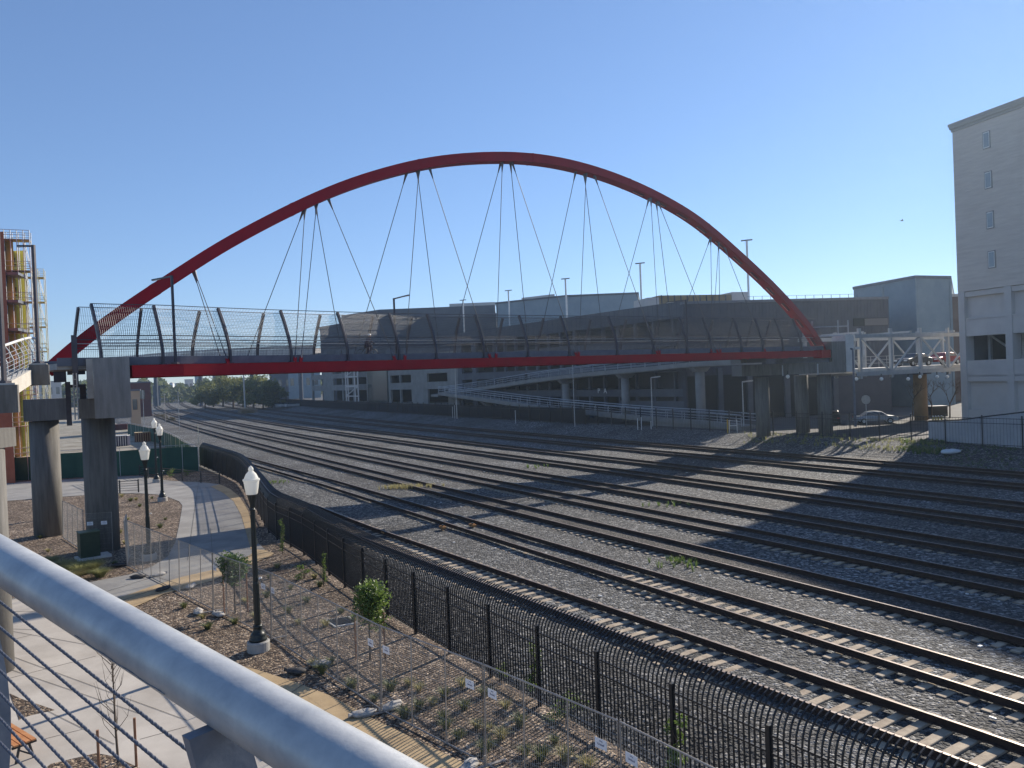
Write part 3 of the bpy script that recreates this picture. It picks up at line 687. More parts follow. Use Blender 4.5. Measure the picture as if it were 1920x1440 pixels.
for (u0, v0, u1, v1, lab, sg) in TF:
    A = G(u0, v0, 0); B = G(u1, v1, 0); d = (B-A); L = d.length; d.normalize(); n = Vector((-d.y, d.x, 0)); A = A+d*.03; B = B-d*.03; L -= .06
    if n.dot(C0()-A) < 0: n = -n
    t = thing('temporary_fence', A, lab, 'temporary fence', 'temporary mesh fence panels'); z0 = Vector((0,0,.08)); z1 = Vector((0,0,H))
    lean = n*(-0.06)
    g = MB(); g.tube([A+z0, A+z1+lean, B+z1+lean, B+z0, A+z0], .021, 6); k = max(1, round(L/1.25))
    for i in range(1, k): c = A+d*L*i/k; g.tube([c+z0, c+z1+lean], .017, 6)
    g.build('frame', M_tube, t)
    g = MB(); m = int(L/0.062)
    for i in range(1, m): c = A+d*L*i/m; g.tube([c+z0, c+z1+lean], .0026, 3, cap=False)
    for i in range(1, 8): f = i/8; g.tube([A+z0.lerp(z1+lean, f), B+z0.lerp(z1+lean, f)], .0022, 3, cap=False)
    g.build('mesh', M_mesh, t)
    if sg:
        for (w, flip) in ((L-0.36, 0), (0.36, 1)):
            if w < .3: continue
            c = A+d*w+Vector((0,0,H-0.52))+n*.03; g = MB()
            W2, H2 = .15, .095
            g.hexa([c-d*W2-n*.002-Vector((0,0,H2)), c+d*W2-n*.002-Vector((0,0,H2)), c+d*W2+n*.002-Vector((0,0,H2)), c-d*W2+n*.002-Vector((0,0,H2))], [c-d*W2-n*.002+Vector((0,0,H2)), c+d*W2-n*.002+Vector((0,0,H2)), c+d*W2+n*.002+Vector((0,0,H2)), c-d*W2+n*.002+Vector((0,0,H2))])
            sgn = g.build('sign', M_sign, t)
            xx = d if d.cross(Vector((0,0,1))).dot(n) > 0 else -d
            Mx = Matrix(((xx.x, 0, n.x, c.x+n.x*.004), (xx.y, 0, n.y, c.y+n.y*.004), (xx.z, 1, n.z, c.z-.012), (0,0,0,1)))
            text_mesh('lettering', 'United', .062, Mx, M_ink, sgn, .001)
            g = MB(); arc = [c+n*.005+xx*(.045*cos(a))+Vector((0,0,.028+.028*sin(a))) for a in [0.3+0.35*q for q in range(7)]]
            g.tube(arc, .005, 4); g.build('emblem', M_ink, sgn)
# sand bags at panel feet
def blob(c, sx, sy, sz, rz, mt, lab, cat='sandbag', grp='sandbags holding the fence feet', name='sandbag', seed=0):
    rr = random.Random(seed); g = MB(); n, m = 12, 7; vs = []
    for i in range(m+1):
        ph = pi*i/m
        for j in range(n):
            th = 2*pi*j/n; k = 1+rr.uniform(-.12,.12)
            x = sx*sin(ph)*cos(th)*k; y = sy*sin(ph)*sin(th)*k*(0.72 if abs(cos(th)) < .35 else 1); z = sz*(0.5+0.5*cos(ph))*k
            vs.append((c[0]+x*cos(rz)-y*sin(rz), c[1]+x*sin(rz)+y*cos(rz), c[2]+z))
    fs = [(i*n+j, i*n+(j+1) % n, (i+1)*n+(j+1) % n, (i+1)*n+j) for i in range(m) for j in range(n)]
    g.add(vs, [f[::-1] for f in fs]); t = thing(name, c, lab, cat, grp); g.build('sack', mt, t, smooth=True)
    g = MB(); g.tube([(c[0]+sx*.8*cos(rz), c[1]+sx*.8*sin(rz), c[2]+sz*.5), (c[0]+sx*1.15*cos(rz), c[1]+sx*1.15*sin(rz), c[2]+sz*.6)], [.03,.06], 6); g.build('tied_neck', mt, t); return t
for i, (u, v, m_, lab) in enumerate([(258,1084,M_foot,'dark sandbag on the grey path below the fence corner'),(222,1062,M_foot,'dark sandbag in the mulch beside the green cabinet'),(296,1080,M_foot2,'pale flat sandbag behind the mesh panel on the grey path'),
 (305,1107,M_foot,'dark sandbag on the edge of the tan strip of path'),(358,1102,M_foot2,'grey sandbag just behind the tan strip of path'),(372,1150,M_foot2,'pale sandbag left of the bushy young tree'),(410,1155,M_foot2,'pale sandbag under the bushy young tree'),
 (555,1262,M_foot,'dark sandbag by the tan path right of the nearest lamp'),(600,1248,M_foot2,'grey sandbag in the mulch behind the fence right of the lamp'),(682,1342,M_foot2,'striped grey sandbag lying on the tan path'),(735,1328,M_foot2,'pale sandbag behind the fence foot among grass tufts'),(880,1442,M_foot2,'pale sandbag at the bottom edge of the photo')]):
    p = G(u, v, .03); blob((p.x, p.y, .02), .34, .2, .17, 0.4*i, m_, lab, seed=i)
# fence foot plates
for i, (u, v) in enumerate([(400,1146),(509,1198),(715,1336),(910,1437)]):
    p = G(u, v, .06); t = thing('fence_foot', (p.x, p.y, .03), ['steel fence foot below the bushy tree','steel fence foot right of the nearest lamp','steel fence foot next to the striped sandbag','steel fence foot at the bottom edge of the photo'][i], 'fence foot', 'steel feet of the temporary fence')
    g = MB(); g.bar((p.x-.45, p.y-.25, .07), (p.x+.45, p.y+.25, .07), .08, .03); g.tube([(p.x,p.y,.05),(p.x,p.y,.3)], .03, 6); g.build('foot_bar', M_tube, t)
# ================================================================ PLANTS
M_leaf = mat('leaf_green', (0.045, 0.085, 0.018), 0.5, col2=(0.12, 0.18, 0.04), scale=3, trans=0.35, coord='World')
M_leafd = mat('leaf_dark', (0.03, 0.06, 0.02), 0.5, col2=(0.07, 0.12, 0.035), scale=3, trans=0.3, coord='World')
M_grass = mat('tuft_grass', (0.04, 0.075, 0.02), 0.6, col2=(0.16, 0.17, 0.07), scale=4, trans=0.3, coord='World')
M_dry = mat('dry_grass', (0.22, 0.20, 0.08), 0.7, col2=(0.38, 0.34, 0.17), scale=4, trans=0.3, coord='World')
M_blond = mat('blond_grass', (0.12, 0.15, 0.05), 0.7, col2=(0.27, 0.27, 0.12), scale=3, trans=0.4, coord='World')
M_bark = mat('bark', (0.07, 0.05, 0.035), 0.9, col2=(0.13, 0.10, 0.075), scale=10, bump=0.4)
M_stake = mat('wood_stake', (0.22, 0.10, 0.05), 0.85, col2=(0.34, 0.17, 0.09), scale=6)
def leaves(g, c, rx, ry, rz, n, size, rr, shell=0.35, lean=None):
    for _ in range(n):
        a = rr.uniform(0, 2*pi); cz = rr.uniform(-1, 1); s = sqrt(1-cz*cz); q = (shell+(1-shell)*rr.random()**0.6)
        q *= 0.78+0.3*sin(a*3+cz*4+c[0])*cos(a*2-cz*5)
        p = Vector((c[0]+rx*q*s*cos(a), c[1]+ry*q*s*sin(a), c[2]+rz*q*cz))
        d = Vector((rr.gauss(0,1), rr.gauss(0,1), rr.gauss(0,.7))).normalized(); e = d.cross(Vector((rr.gauss(0,1), rr.gauss(0,1), rr.gauss(0,1)))).normalized()
        L = size*rr.uniform(.7,1.3); w = L*.42
        g.add([p-d*L*.5, p+e*w*.5, p+d*L*.5, p-e*w*.5], [(0,1,2,3)])
def tuft(r, h, n, rr, g, c=(0,0,0)):
    for _ in range(n):
        a = rr.uniform(0, 2*pi); q = r*.25*rr.random(); b = Vector((c[0]+q*cos(a), c[1]+q*sin(a), c[2])); ln = rr.uniform(.6,1)*h; out = rr.uniform(.2,1)*r
        m_ = b+Vector((out*.4*cos(a), out*.4*sin(a), ln*.65)); e = b+Vector((out*cos(a), out*sin(a), ln*rr.uniform(.7,1))); w = Vector((-sin(a), cos(a), 0))*.009
        g.add([b-w, b+w, m_+w*.8, m_-w*.8, e], [(0,1,2,3),(3,2,4)])
protoG = []
for k in range(5):
    g = MB(); rr = random.Random(50+k); tuft(.26, .30, 130, rr, g); me = bpy.data.meshes.new('tuft'); me.from_pydata(g.v, [], g.f); me.materials.append(M_grass if k < 3 else M_dry); protoG.append(me)
tufts = [(661,1290),(702,1315),(733,1295),(767,1285),(785,1295),(786,1330),(758,1345),(830,1350),(812,1322),(868,1287),(833,1307),(836,1366),(870,1330),(895,1365),(915,1370),(910,1410),(860,1385),(908,1305),(948,1328),(940,1385),(975,1360),(1040,1395),(1015,1425),(1060,1425),(1100,1440),(985,1415),(540,1150),(500,1120),(560,1170),(610,1175),(575,1130),(545,1105),(505,1085),(520,1065),(590,1085),(600,1100),(640,1150),(665,1165),(480,1160),(460,1130),(440,1170),
 (345,1140),(390,1180),(380,1160),(590,1250),(620,1245),(605,1262),(212,985),(225,1000),(240,975),(262,950),(275,955),(245,940),(255,938),(228,932),(285,935),(300,990),(310,975),(235,1020),(90,1035),(75,1010),(215,1060)]
zones = ['among the mulch by the picket fence, low right', 'in the mulch bed behind the temporary fence', 'in the round mulch bed by the pier column']
for i, (u, v) in enumerate(tufts):
    p = G(u, v, .012); o = bpy.data.objects.new('grass_tuft', protoG[i % 5]); SC.collection.objects.link(o); rr = random.Random(i)
    o.location = (p.x, p.y, .01); s = rr.uniform(.75, 1.25); o.scale = (s*1.15, s*1.15, s); o.rotation_euler = (0, 0, rr.uniform(0, 6))
    z = 0 if u > 650 and v > 1250 else (2 if v < 1065 and u < 320 else 1)
    tag(o, ['small green grass tuft in the mulch near the picket fence at lower right', 'small grass tuft in the mulch around the young trees', 'small grass tuft in the round mulch bed by the pier columns'][z], 'grass tuft', ['grass tufts at lower right', 'grass tufts around the young trees', 'grass tufts in the round mulch bed'][z])
# large blond grass clump bottom left
for k, (u, v, r) in enumerate([(150,1078,.95),(118,1070,.8),(172,1072,.8),(95,1060,.7),(188,1082,.6),(135,1088,.7),(112,1082,.6)]):
    p = G(u, v, .01); g = MB(); rr = random.Random(90+k); tuft(r*1.1, r*.8, 900, rr, g, (p.x, p.y, .01)); o = g.build('ornamental_grass', M_dry if k % 2 else M_blond)
    tag(o, 'soft blond grass clump in the bed left of the grey path', 'ornamental grass', 'blond grass clumps by the green cabinet')
# leafy shoots & vines on the picket fence
def shrub_at(u, v, h, w, n, size, lab, nm='climbing_shrub', cat='shrub', grp='leafy shrubs along the picket fence', m_=None, seed=0):
    p = G(u, v, 0); rr = random.Random(seed); t = thing(nm, (p.x, p.y, 0), lab, cat, grp); g = MB()
    for k in range(5): g.tube([(p.x, p.y, 0), (p.x+rr.uniform(-w,w)*.4, p.y+rr.uniform(-w,w)*.4, h*.5), (p.x+rr.uniform(-w,w)*.7, p.y+rr.uniform(-w,w)*.7, h*rr.uniform(.7,.95))], [.012,.009,.004], 4)
    g.build('stem', M_bark, t); g = MB()
    for k in range(6): leaves(g, (p.x+rr.uniform(-w,w)*.5, p.y+rr.uniform(-w,w)*.5, h*(.2+.13*k)), w*.6, w*.6, h*.16, n//6, size, rr, .2)
    g.build('foliage', m_ or M_leaf, t)
shrub_at(530,1040,1.9,.25,420,.08,'thin leafy climber at the bend of the picket fence', seed=1)
shrub_at(607,1100,1.5,.22,360,.08,'leafy climber on the picket fence, second from the bend', seed=2)
shrub_at(1005,1310,1.6,.28,420,.09,'leafy climber on the picket fence behind the middle mesh panel', seed=3)
shrub_at(1275,1470,1.6,.35,520,.09,'leafy yellow green climber on the picket fence at the bottom', seed=4)
shrub_at(570,1085,.6,.5,420,.08,'low green plants at the foot of the picket fence', seed=5)
shrub_at(940,1275,.5,.3,160,.08,'low weed between picket fence and mulch', seed=6)
shrub_at(1060,1345,.5,.7,420,.08,'low weeds at the picket fence foot at lower right', seed=7)
shrub_at(320,895,.9,.6,300,.12,'small bush in front of the green screen by the curved path', seed=8)
shrub_at(350,893,.7,.5,240,.12,'low bush by the path railing posts', seed=9)
# young trees
def young_tree(u, v, h, cw, ch, n, lab, mm, seed, stakes=True):
    p = G(u, v, 0); rr = random.Random(seed); t = thing('young_tree', (p.x, p.y, 0), lab, 'tree', 'young planted trees'); g = MB()
    g.tube([(p.x, p.y, 0), (p.x+.02, p.y, h*.4), (p.x-.02, p.y+.02, h*.8)], [.035,.028,.015], 6)
    for k in range(9):
        a = rr.uniform(0,6.28); z = h*rr.uniform(.42,.75); g.tube([(p.x, p.y, z), (p.x+cw*.6*cos(a), p.y+cw*.6*sin(a), z+h*.2)], [.014,.005], 4)
    g.build('trunk', M_bark, t); g = MB()
    for k in range(12):
        a = rr.uniform(0, 6.28); q = rr.uniform(0,.5)*cw; leaves(g, (p.x+q*cos(a), p.y+q*sin(a), h-ch*rr.uniform(.25,.8)), cw*.55, cw*.55, ch*.33, n//12, .11, rr, .15)
    g.build('crown', mm, t)
    if stakes:
        for sx in (-.45, .45): g = MB(); q = Vector((p.x+sx, p.y+.1, 0)); g.tube([q, q+Vector((0,0,1.5))], .03, 6); g.build('stake', M_stake, t)
young_tree(441,1150,2.4,0.8,1.4,4600,'young tree with rounded dark crown and wooden stakes beside the nearest lamp', M_leafd, 11)
young_tree(694,1238,2.6,.85,1.6,4200,'young leafy tree with loose pale green crown beside the picket fence', M_leaf, 12)
# bare sapling in the plaza pit
p = G(222, 1432, 0); t = thing('bare_sapling', (p.x, p.y, 0), 'bare leafless sapling between two stakes in the plaza tree pit', 'tree'); rr = random.Random(5); g = MB()
tr = [Vector((p.x, p.y, 0)), Vector((p.x-.03, p.y, .9)), Vector((p.x-.06, p.y+.05, 2.0)), Vector((p.x-.05, p.y, 3.0))]; g.tube(tr, [.03,.024,.014,.004], 6)
for k in range(26):
    z = rr.uniform(.5, 2.4); a = rr.uniform(0, 6.28); b = Vector((p.x-.03*z, p.y, z)); L = rr.uniform(.3,.55)
    q = b+Vector((cos(a)*L*.55, sin(a)*L*.55, L*.7)); e = q+Vector((cos(a)*L*.2, sin(a)*L*.2, L*.9)); g.tube([b, q, e], [.009,.006,.002], 4)
    g.tube([q, q+Vector((rr.uniform(-.15,.15), rr.uniform(-.15,.15), .22))], [.004,.001], 3)
g.build('trunk', M_bark, t)
for (u, v, h) in [(186,1447,.95),(256,1440,1.15)]: q = G(u, v, 0); g = MB(); g.box((q.x, q.y, h/2), (.055,.055,h), .4); g.build('stake', M_stake, t)
# ================================================================ STREET FURNITURE
M_cab = mat('green_cabinet_paint', (0.022, 0.042, 0.022), 0.5, col2=(0.035, 0.06, 0.032), scale=3)
t0 = G(152, 1052, 0); t1 = G(189, 1046, 0); d = (t1-t0); d.z = 0; d.normalize(); n = Vector((-d.y, d.x, 0))
t = thing('utility_cabinet', t0, 'green utility box on a pale pad in front of the pier columns', 'utility box'); W1 = (t1-t0).length
g = MB(); g.prism([t0-d*.15-n*.2, t1+d*.5-n*.2, t1+d*.5+n*.9, t0-d*.15+n*.9], 0.0, .12); g.build('pad', M_concl, t)
g = MB(); g.prism([t0, t1, t1+n*.8, t0+n*.8], .12, 1.38); g.build('housing', M_cab, t)
g = MB(); g.prism([t0-d*.03-n*.03, t1+d*.03-n*.03, t1+d*.03+n*.83, t0-d*.03+n*.83], 1.385, 1.43); g.build('lid', mat('cabinet_lid', (0.09,0.13,0.08), 0.5), t)
g = MB(); q = t1+n*.4+d*.012; g.box((q.x, q.y, .75), (.04,.05,.12), math.atan2(d.y, d.x)); g.build('handle', M_steel, t)
# drain grate
q = [G(608,1163,.03), G(628,1176,.03), G(672,1168,.03), G(655,1156,.03)]
t = thing('drain_grate', q[0], 'black drain grate with pale concrete rim in the mulch', 'drain grate'); g = MB(); g.prism(q, 0, .05); g.build('rim', M_concl, t)
cc = sum(q, Vector())/4; q2 = [cc+(x-cc)*.82 for x in q]; g = MB()
for k in range(12):
    f = (k+.5)/12; a = q2[0].lerp(q2[3], f); b = q2[1].lerp(q2[2], f); g.bar(a+Vector((0,0,.035)), b+Vector((0,0,.035)), .03, .02)
g.build('grille', M_black, t); g = MB(); g.add([(x.x, x.y, .054) for x in q2], [(0,1,2,3)]); g.build('pit', M_joint, t)
# bench
M_slat = mat('bench_timber', (0.42, 0.17, 0.06), 0.6, col2=(0.55, 0.25, 0.10), scale=6)
A = G(38, 1367, .45); B = G(69, 1386, .45); Cc = G(50, 1396, .45); dL = (A-B); dL.z = 0; dL = dL.normalized(); dW = (Cc-B); dW.z = 0; wl = dW.length; dW.normalize()
t = thing('park_bench', (B.x, B.y, 0), 'park bench with orange brown slats and black frame at the lower left', 'bench')
dW = Vector((-dL.y, dL.x, 0)) if Vector((-dL.y, dL.x, 0)).dot(dW) > 0 else Vector((dL.y, -dL.x, 0))
for k in range(4):
    g = MB(); o = dW*(.06+.125*k)+Vector((0,0,.46-.0)); a = Vector((B.x, B.y, 0))+o; g.bar(a, a+dL*1.8, .1, .035); g.build('slat', M_slat, t)
for L_ in (.03, 1.6):
    g = MB(); a = Vector((B.x, B.y, 0))+dL*L_; g.bar(a+Vector((0,0,.42)), a+dW*.52+Vector((0,0,.42)), .05, .05)
    g.tube([a+dW*.06, a+dW*.16+Vector((0,0,.42))], .03, 6); g.tube([a+dW*.46, a+dW*.36+Vector((0,0,.42))], .03, 6); g.tube([a+dW*.1+Vector((0,0,.12)), a+dW*.4+Vector((0,0,.35))], .02, 6); g.build('leg', M_black, t)
# path railing posts and rails
g_pts = [[(175,905),(225,925),(260,923)],[(262,892),(278,897),(302,897),(342,901),(377,905),(412,907)]]
for ci, L in enumerate(g_pts):
    P = [G(u, v, .03) for u, v in L]; t = thing('path_railing', P[0], ['black metal railing in front of the round mulch bed, left of the lamps','black metal railing along the far edge of the curved path'][ci], 'railing', 'black path railings')
    for p in P: g = MB(); g.box(p+Vector((0,0,.55)), (.09,.09,1.1)); g.build('post', M_black, t)
    for z in (.2,.4,.6,.8,1.0): g = MB(); g.tube([p+Vector((0,0,z)) for p in P], .016 if z < 1 else .028, 6); g.build('rail', M_black, t)
# ================================================================ FOREGROUND HANDRAIL
dia = 0.114
def railpt(u, v, w): d = ray(u, v); return C0()+d*(dia*F_PX/w)
PA = railpt(0, 1049, 77); PB = railpt(548, 1378, 124)
dr = (PB-PA).normalized(); t = thing('handrail', PA, 'thick galvanised handrail with steel cables in the near foreground', 'handrail')
M_galv = mat('weathered_galvanised_pipe', (0.24, 0.26, 0.29), 0.38, 0.2, col2=(0.58, 0.58, 0.56), scale=5, bump=0.05, bscale=60, thr=(0.3, 0.7))
g = MB(); g.tube([PA-dr*2.5, PA, PB, PB+dr*1.2], dia/2, 48); g.build('top_pipe', M_galv, t, smooth=True)
nr = Vector((-dr.y, dr.x, 0)).normalized()
if nr.dot(PA-C0()) < 0: nr = -nr
#          # away from the camera, outwards
M_wire = mat('wire_rope', (.10,.11,.14), .45, .4)
M_plate = mat('galvanised_plate', (0.16, 0.19, 0.24), 0.5, 0.4, col2=(0.30, 0.33, 0.38), scale=4, bump=0.1)
def onrail(u, v, off=0.0):
    P = PA+nr*off; n = nr; d = ray(u, v); return C0()+d*((P-C0()).dot(n)/d.dot(n))
cab = [((0,1128),(360,1413)),((0,1176),(312,1440)),((0,1220),(242,1440)),((0,1257),(182,1440)),((0,1300),(132,1440)),((0,1347),(85,1440)),((8,1400),(47,1440))]
for (a, b) in cab:
    A = onrail(*a); B = onrail(*b); dd = (B-A).normalized(); g = MB(); L0_ = A-dd*1.2; L1_ = A+dd*2.6; n_ = 1400; L = (L1_-L0_).length
    k0 = 0; x = dd.cross(Vector((0,0,1))).normalized(); y = dd.cross(x); N = 8; r = .0036
    for i in range(n_+1):
        c = L0_+dd*L*i/n_; tw = i*0.55
        for j in range(N): th = 2*pi*j/N+tw*0.5; rr_ = r*(1.0+0.13*cos(3*(2*pi*j/N))); g.v.append(tuple(c+(x*cos(th)+y*sin(th))*rr_))
    for i in range(n_):
        for j in range(N): a_ = i*N+j; b_ = i*N+(j+1) % N; g.f.append((a_, b_, b_+N, a_+N))
    g.build('cable', M_wire, t)
for kk, (u, v, w0) in enumerate([(425,1338,.20),(-72,1160,.16)]):
    top = onrail(u, v); top = PA+dr*((top-PA).dot(dr)); g = MB(); th = .012
    sec = []
    for k in range(12):
        f = k/11; z = -dia*.4-1.15*f; bow = .10*sin(pi*min(1, f*1.0))-.05*f; wd = .10+.02*f
        sec.append((z, -.03+bow-wd*.55, -.03+bow+wd*.55))
    for (z0, a0, b0), (z1, a1, b1) in zip(sec, sec[1:]):
        c0 = top+Vector((0,0,z0)); c1 = top+Vector((0,0,z1))
        g.hexa([c1+nr*a1-dr*th, c1+nr*b1-dr*th, c1+nr*b1+dr*th, c1+nr*a1+dr*th], [c0+nr*a0-dr*th, c0+nr*b0-dr*th, c0+nr*b0+dr*th, c0+nr*a0+dr*th])
    g.build('post_plate', M_plate, t)

# weld seam and stains on the pipe
ta = (onrail(185,1180)-PA).dot(dr); tb_ = (onrail(357,1287)-PA).dot(dr); M_seam = mat('weld_seam', (.07,.075,.085), .6, .3, col2=(.2,.21,.23), scale=60)
upv = dr.cross(nr); upv = upv if upv.z > 0 else -upv
g = MB(); ps_ = []
for k in range(25):
    th = radians(-24+2*sin(k*.9)); ps_.append(PA+dr*lerp(ta, tb_, k/24)+(-nr*cos(th)+upv*sin(th))*(dia/2+.0004))
g.tube(ps_, [.0010+.0008*abs(sin(k*1.3)) for k in range(25)], 5); g.build('weld_seam', M_seam, t)
# ================================================================ FAR SIDE
V3 = Vector
def P2(u, v, Y): p = atY(u, v, Y); return (p.x, p.y)
def nperp(d): d = Vector((d[0], d[1], 0)).normalized(); return Vector((-d.y, d.x, 0))
def rect_on(g, u0, u1, v0, v1, P, d, depth, proud=0.0, um=None):
    """axis-aligned box on vertical plane: x extents from u0,u1 at mid v; z extents from v0,v1 at um"""
    d = Vector((d[0], d[1], 0)).normalized(); n = nperp(d)
    if n.dot(Vector((P[0], P[1], 0))) < 0: n = -n
    vm = (v0+v1)/2; um = (u0+u1)/2 if um is None else um
    a = onplane(u0, vm, P, d); b = onplane(u1, vm, P, d); zt = onplane(um, v0, P, d).z; zb = onplane(um, v1, P, d).z
    A = V3((a.x, a.y, 0))-n*proud; B = V3((b.x, b.y, 0))-n*proud
    g.prism([A, B, B+n*depth, A+n*depth], zb, zt); return A, B, zb, zt, n
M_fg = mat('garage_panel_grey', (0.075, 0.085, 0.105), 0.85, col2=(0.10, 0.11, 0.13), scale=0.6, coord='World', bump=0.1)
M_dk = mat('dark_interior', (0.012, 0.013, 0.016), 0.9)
M_brown = mat('brown_corrugated_wall', (0.040, 0.047, 0.070), 0.7, col2=(0.054, 0.060, 0.084), scale=0.8, coord='World')
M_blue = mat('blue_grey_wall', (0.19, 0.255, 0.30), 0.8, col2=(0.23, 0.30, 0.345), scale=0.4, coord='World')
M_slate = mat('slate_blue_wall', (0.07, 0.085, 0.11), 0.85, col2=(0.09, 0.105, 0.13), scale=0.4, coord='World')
M_beige = mat('beige_siding', (0.52, 0.47, 0.42), 0.8, col2=(0.60, 0.55, 0.49), scale=0.7, coord='World', streak=(0.6, 0.6, 5))
M_cream = mat('cream_concrete_panel', (0.50, 0.465, 0.43), 0.85, col2=(0.57, 0.53, 0.49), scale=0.5, coord='World')
M_glass = mat('window_glass', (0.05, 0.06, 0.07), 0.08, spec=0.8)
M_lightbox = mat('lamp_globe_white', (0.9, 0.9, 0.85), 0.3)
# ---- far black fence
fs = []; s = 10.0
while s < 290: fs.append(SN(s, 64.5+curve_n(s, 8), 1.38)); s += 3.0
t = thing('security_fence', fs[20], 'long dark picket fence along the far edge of the tracks', 'fence'); ft = tangents(fs)
for i, (a, b) in enumerate(zip(fs, fs[1:])):
    g = MB(); Hh = 2.3; dd = (b-a); m = 12 if i < 45 else 8
    for k in range(m): c = a+dd*((k+.5)/m); w_ = .012 if proj(c)[0] > 1100 else .03; g.bar(c+V3((0,0,.1)), c+V3((0,0,Hh+.05)), w_, w_, up=dd.normalized())
    for z in (.2, 1.9, Hh): g.bar(a+V3((0,0,z)), b+V3((0,0,z)), .05, .04)
    g.build('picket_panel', M_black, t)
    if i < 60 and i % 1 == 0: g = MB(); g.box(a+V3((0,0,1.25)), (.1,.1,2.6), 1.0); g.build('post', M_black, t)
# dark privacy mesh on the left two thirds of it
g = MB()
ps = [f for f in fs if proj(f)[0] < 1100]
for a, b in zip(ps, ps[1:]): o = TN*.06; g.quad(a+o+V3((0,0,.1)), b+o+V3((0,0,.1)), b+o+V3((0,0,2.2)), a+o+V3((0,0,2.2)))
g.build('screen_mesh', mat('dark_screen_mesh', (0.012,0.016,0.026), 0.9), t)
# ---- marker posts along the bank
for i, (u, v0, v1, m_, lab) in enumerate([(967,770,794,M_white,'white marker post on the bank below the ramp'),(849,763,784,M_white,'left one of two thin pale marker posts under the ramp turn'),(853,760,785,M_white,'right one of two thin pale marker posts under the ramp turn'),(1196,785,806,M_white,'slanting pale marker post by the far fence'),(1203,783,806,M_white,'upright pale marker post by the far fence'),(1221,790,806,M_white,'short leaning marker post by the far fence')]):
    b = G(u, v1, 1.3); k = (v1-v0)/F_PX*b.y; t = thing('marker_post', b, lab, 'marker post', 'marker posts on the far bank'); g = MB(); g.tube([b, b+V3((0,0,k))], .045, 6); g.build('tube', m_, t); g = MB(); g.tube([b+V3((0,0,k+.003)), b+V3((0,0,k+.05))], .055, 6); g.build('cap', M_white, t)
b = G(1368, 812, 1.4); t = thing('barrier_frame', b, 'small white and yellow tube barrier beside the far fence', 'barrier'); g = MB(); g.tube([b, b+V3((0,0,1.4)), b+V3((.85,0,1.4)), b+V3((.85,0,0))], .05, 6); g.tube([b+V3((0,0,.8)), b+V3((.85,0,.8))], .04, 6); g.build('frame', M_white, t); g = MB(); g.tube([b+V3((-.2,0,0)), b+V3((-.2,0,1.5))], .07, 6); g.build('post', mat('yellow_paint', (.5,.33,.03), .5), t)
# ---- garage building: facade line parallel to the tracks
GP = (24.0, 105.0); GD = (-0.53, 0.848)
gN = nperp(GD); gN = gN if gN.x > 0 else -gN
def fac(u, v): return onplane(u, v, GP, GD)
Z0 = 1.4
garage = thing('parking_garage', fac(1100, 700), 'long grey parking garage behind the white ramps, open decks facing the tracks', 'parking garage')
# back body
a = fac(590, 700); b = fac(1281, 700); 
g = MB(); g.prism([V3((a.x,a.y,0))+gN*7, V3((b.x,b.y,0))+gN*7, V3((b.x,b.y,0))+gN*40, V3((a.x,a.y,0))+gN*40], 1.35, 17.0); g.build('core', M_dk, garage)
def zl(u, v): return fac(u, v).z
def slab(u0, u1, z0, z1, nm, mt, dpt=0.35, proud=0.0, par=garage):
    A = fac(u0, 700); B = fac(u1, 700); A.z = B.z = 0; g = MB(); g.prism([A-gN*proud, B-gN*proud, B+gN*(dpt-proud), A+gN*(dpt-proud)], z0, z1); return g.build(nm, mt, par)
# parapets: levels
roofz = 17.9
slab(858, 1281, 15.6, roofz, 'roof_parapet', M_fg, 6.9)
slab(858, 1281, 11.9, 13.2, 'deck_parapet', M_fg, 6.9); slab(858, 1281, 8.2, 9.5, 'deck_parapet', M_fg, 6.9); slab(858, 1281, 4.8, 5.9, 'deck_parapet', M_fg, 6.9)
u = 870
for u in [858,885,925,945,965,985,1005,1027,1050,1076,1102,1130,1158,1190,1225,1262]:
    slab(u, u+ (3 if u > 900 else 8), 1.4, 15.6, 'pier', M_fg, 0.5, -0.02)
slab(1160, 1281, 1.4, 4.2, 'base_wall', M_fg, 0.3, 0.02)
# left garage, larger stack of decks
for z0, z1 in [(6.4,8.0),(9.9,11.3),(13.2,14.4),(2.0,3.2)]: slab(583, 858, z0, z1, 'deck_parapet', mat('pale_deck_parapet', (0.20,0.20,0.19), .85, col2=(.26,.26,.245), scale=.5, coord='World'), 6.5)
slab(583, 858, 14.42, 18.0, 'upper_wall', M_slate, 6.5)
Mp = MATS['pale_deck_parapet']
for (u0, u1) in [(583,585),(605,624),(640,642),(660,664),(686,692),(725,731),(748,750),(770,800),(838,859)]: slab(u0, u1, 1.4, 14.4, 'pier', Mp, 0.5, -0.03)
slab(690, 727, 1.4, 14.4, 'stair_glazing', mat('dull_green_glass', (.03,.05,.05), .25), .3, 0.3)
g = MB()   # steel stair tower
for u in (663, 667, 680, 686): A = fac(u, 720)-gN*2.2; g.box((A.x, A.y, 8), (.35,.35,13))
for k in range(5):
    A = fac(663, 700)-gN*2.2; B = fac(686, 700)-gN*2.2; z = 2.5+2.6*k; g.bar((A.x,A.y,z), (B.x,B.y,z+2.4 if k % 2 else z), .25, .25); g.bar((A.x,A.y,z+2.4), (B.x,B.y,z+2.4), .3, .3)
g.build('stair_tower', M_steel, garage)
# panel ribs on parapet
g = MB()
for u in range(868, 1281, 9): A = fac(u, 700); B = fac(u+.6, 700); g.prism([V3((A.x,A.y,0))-gN*.02, V3((B.x,B.y,0))-gN*.02, V3((B.x,B.y,0))+gN*.1, V3((A.x,A.y,0))+gN*.1], 15.62, roofz-.02)
g.build('panel_joints', M_brown, garage)
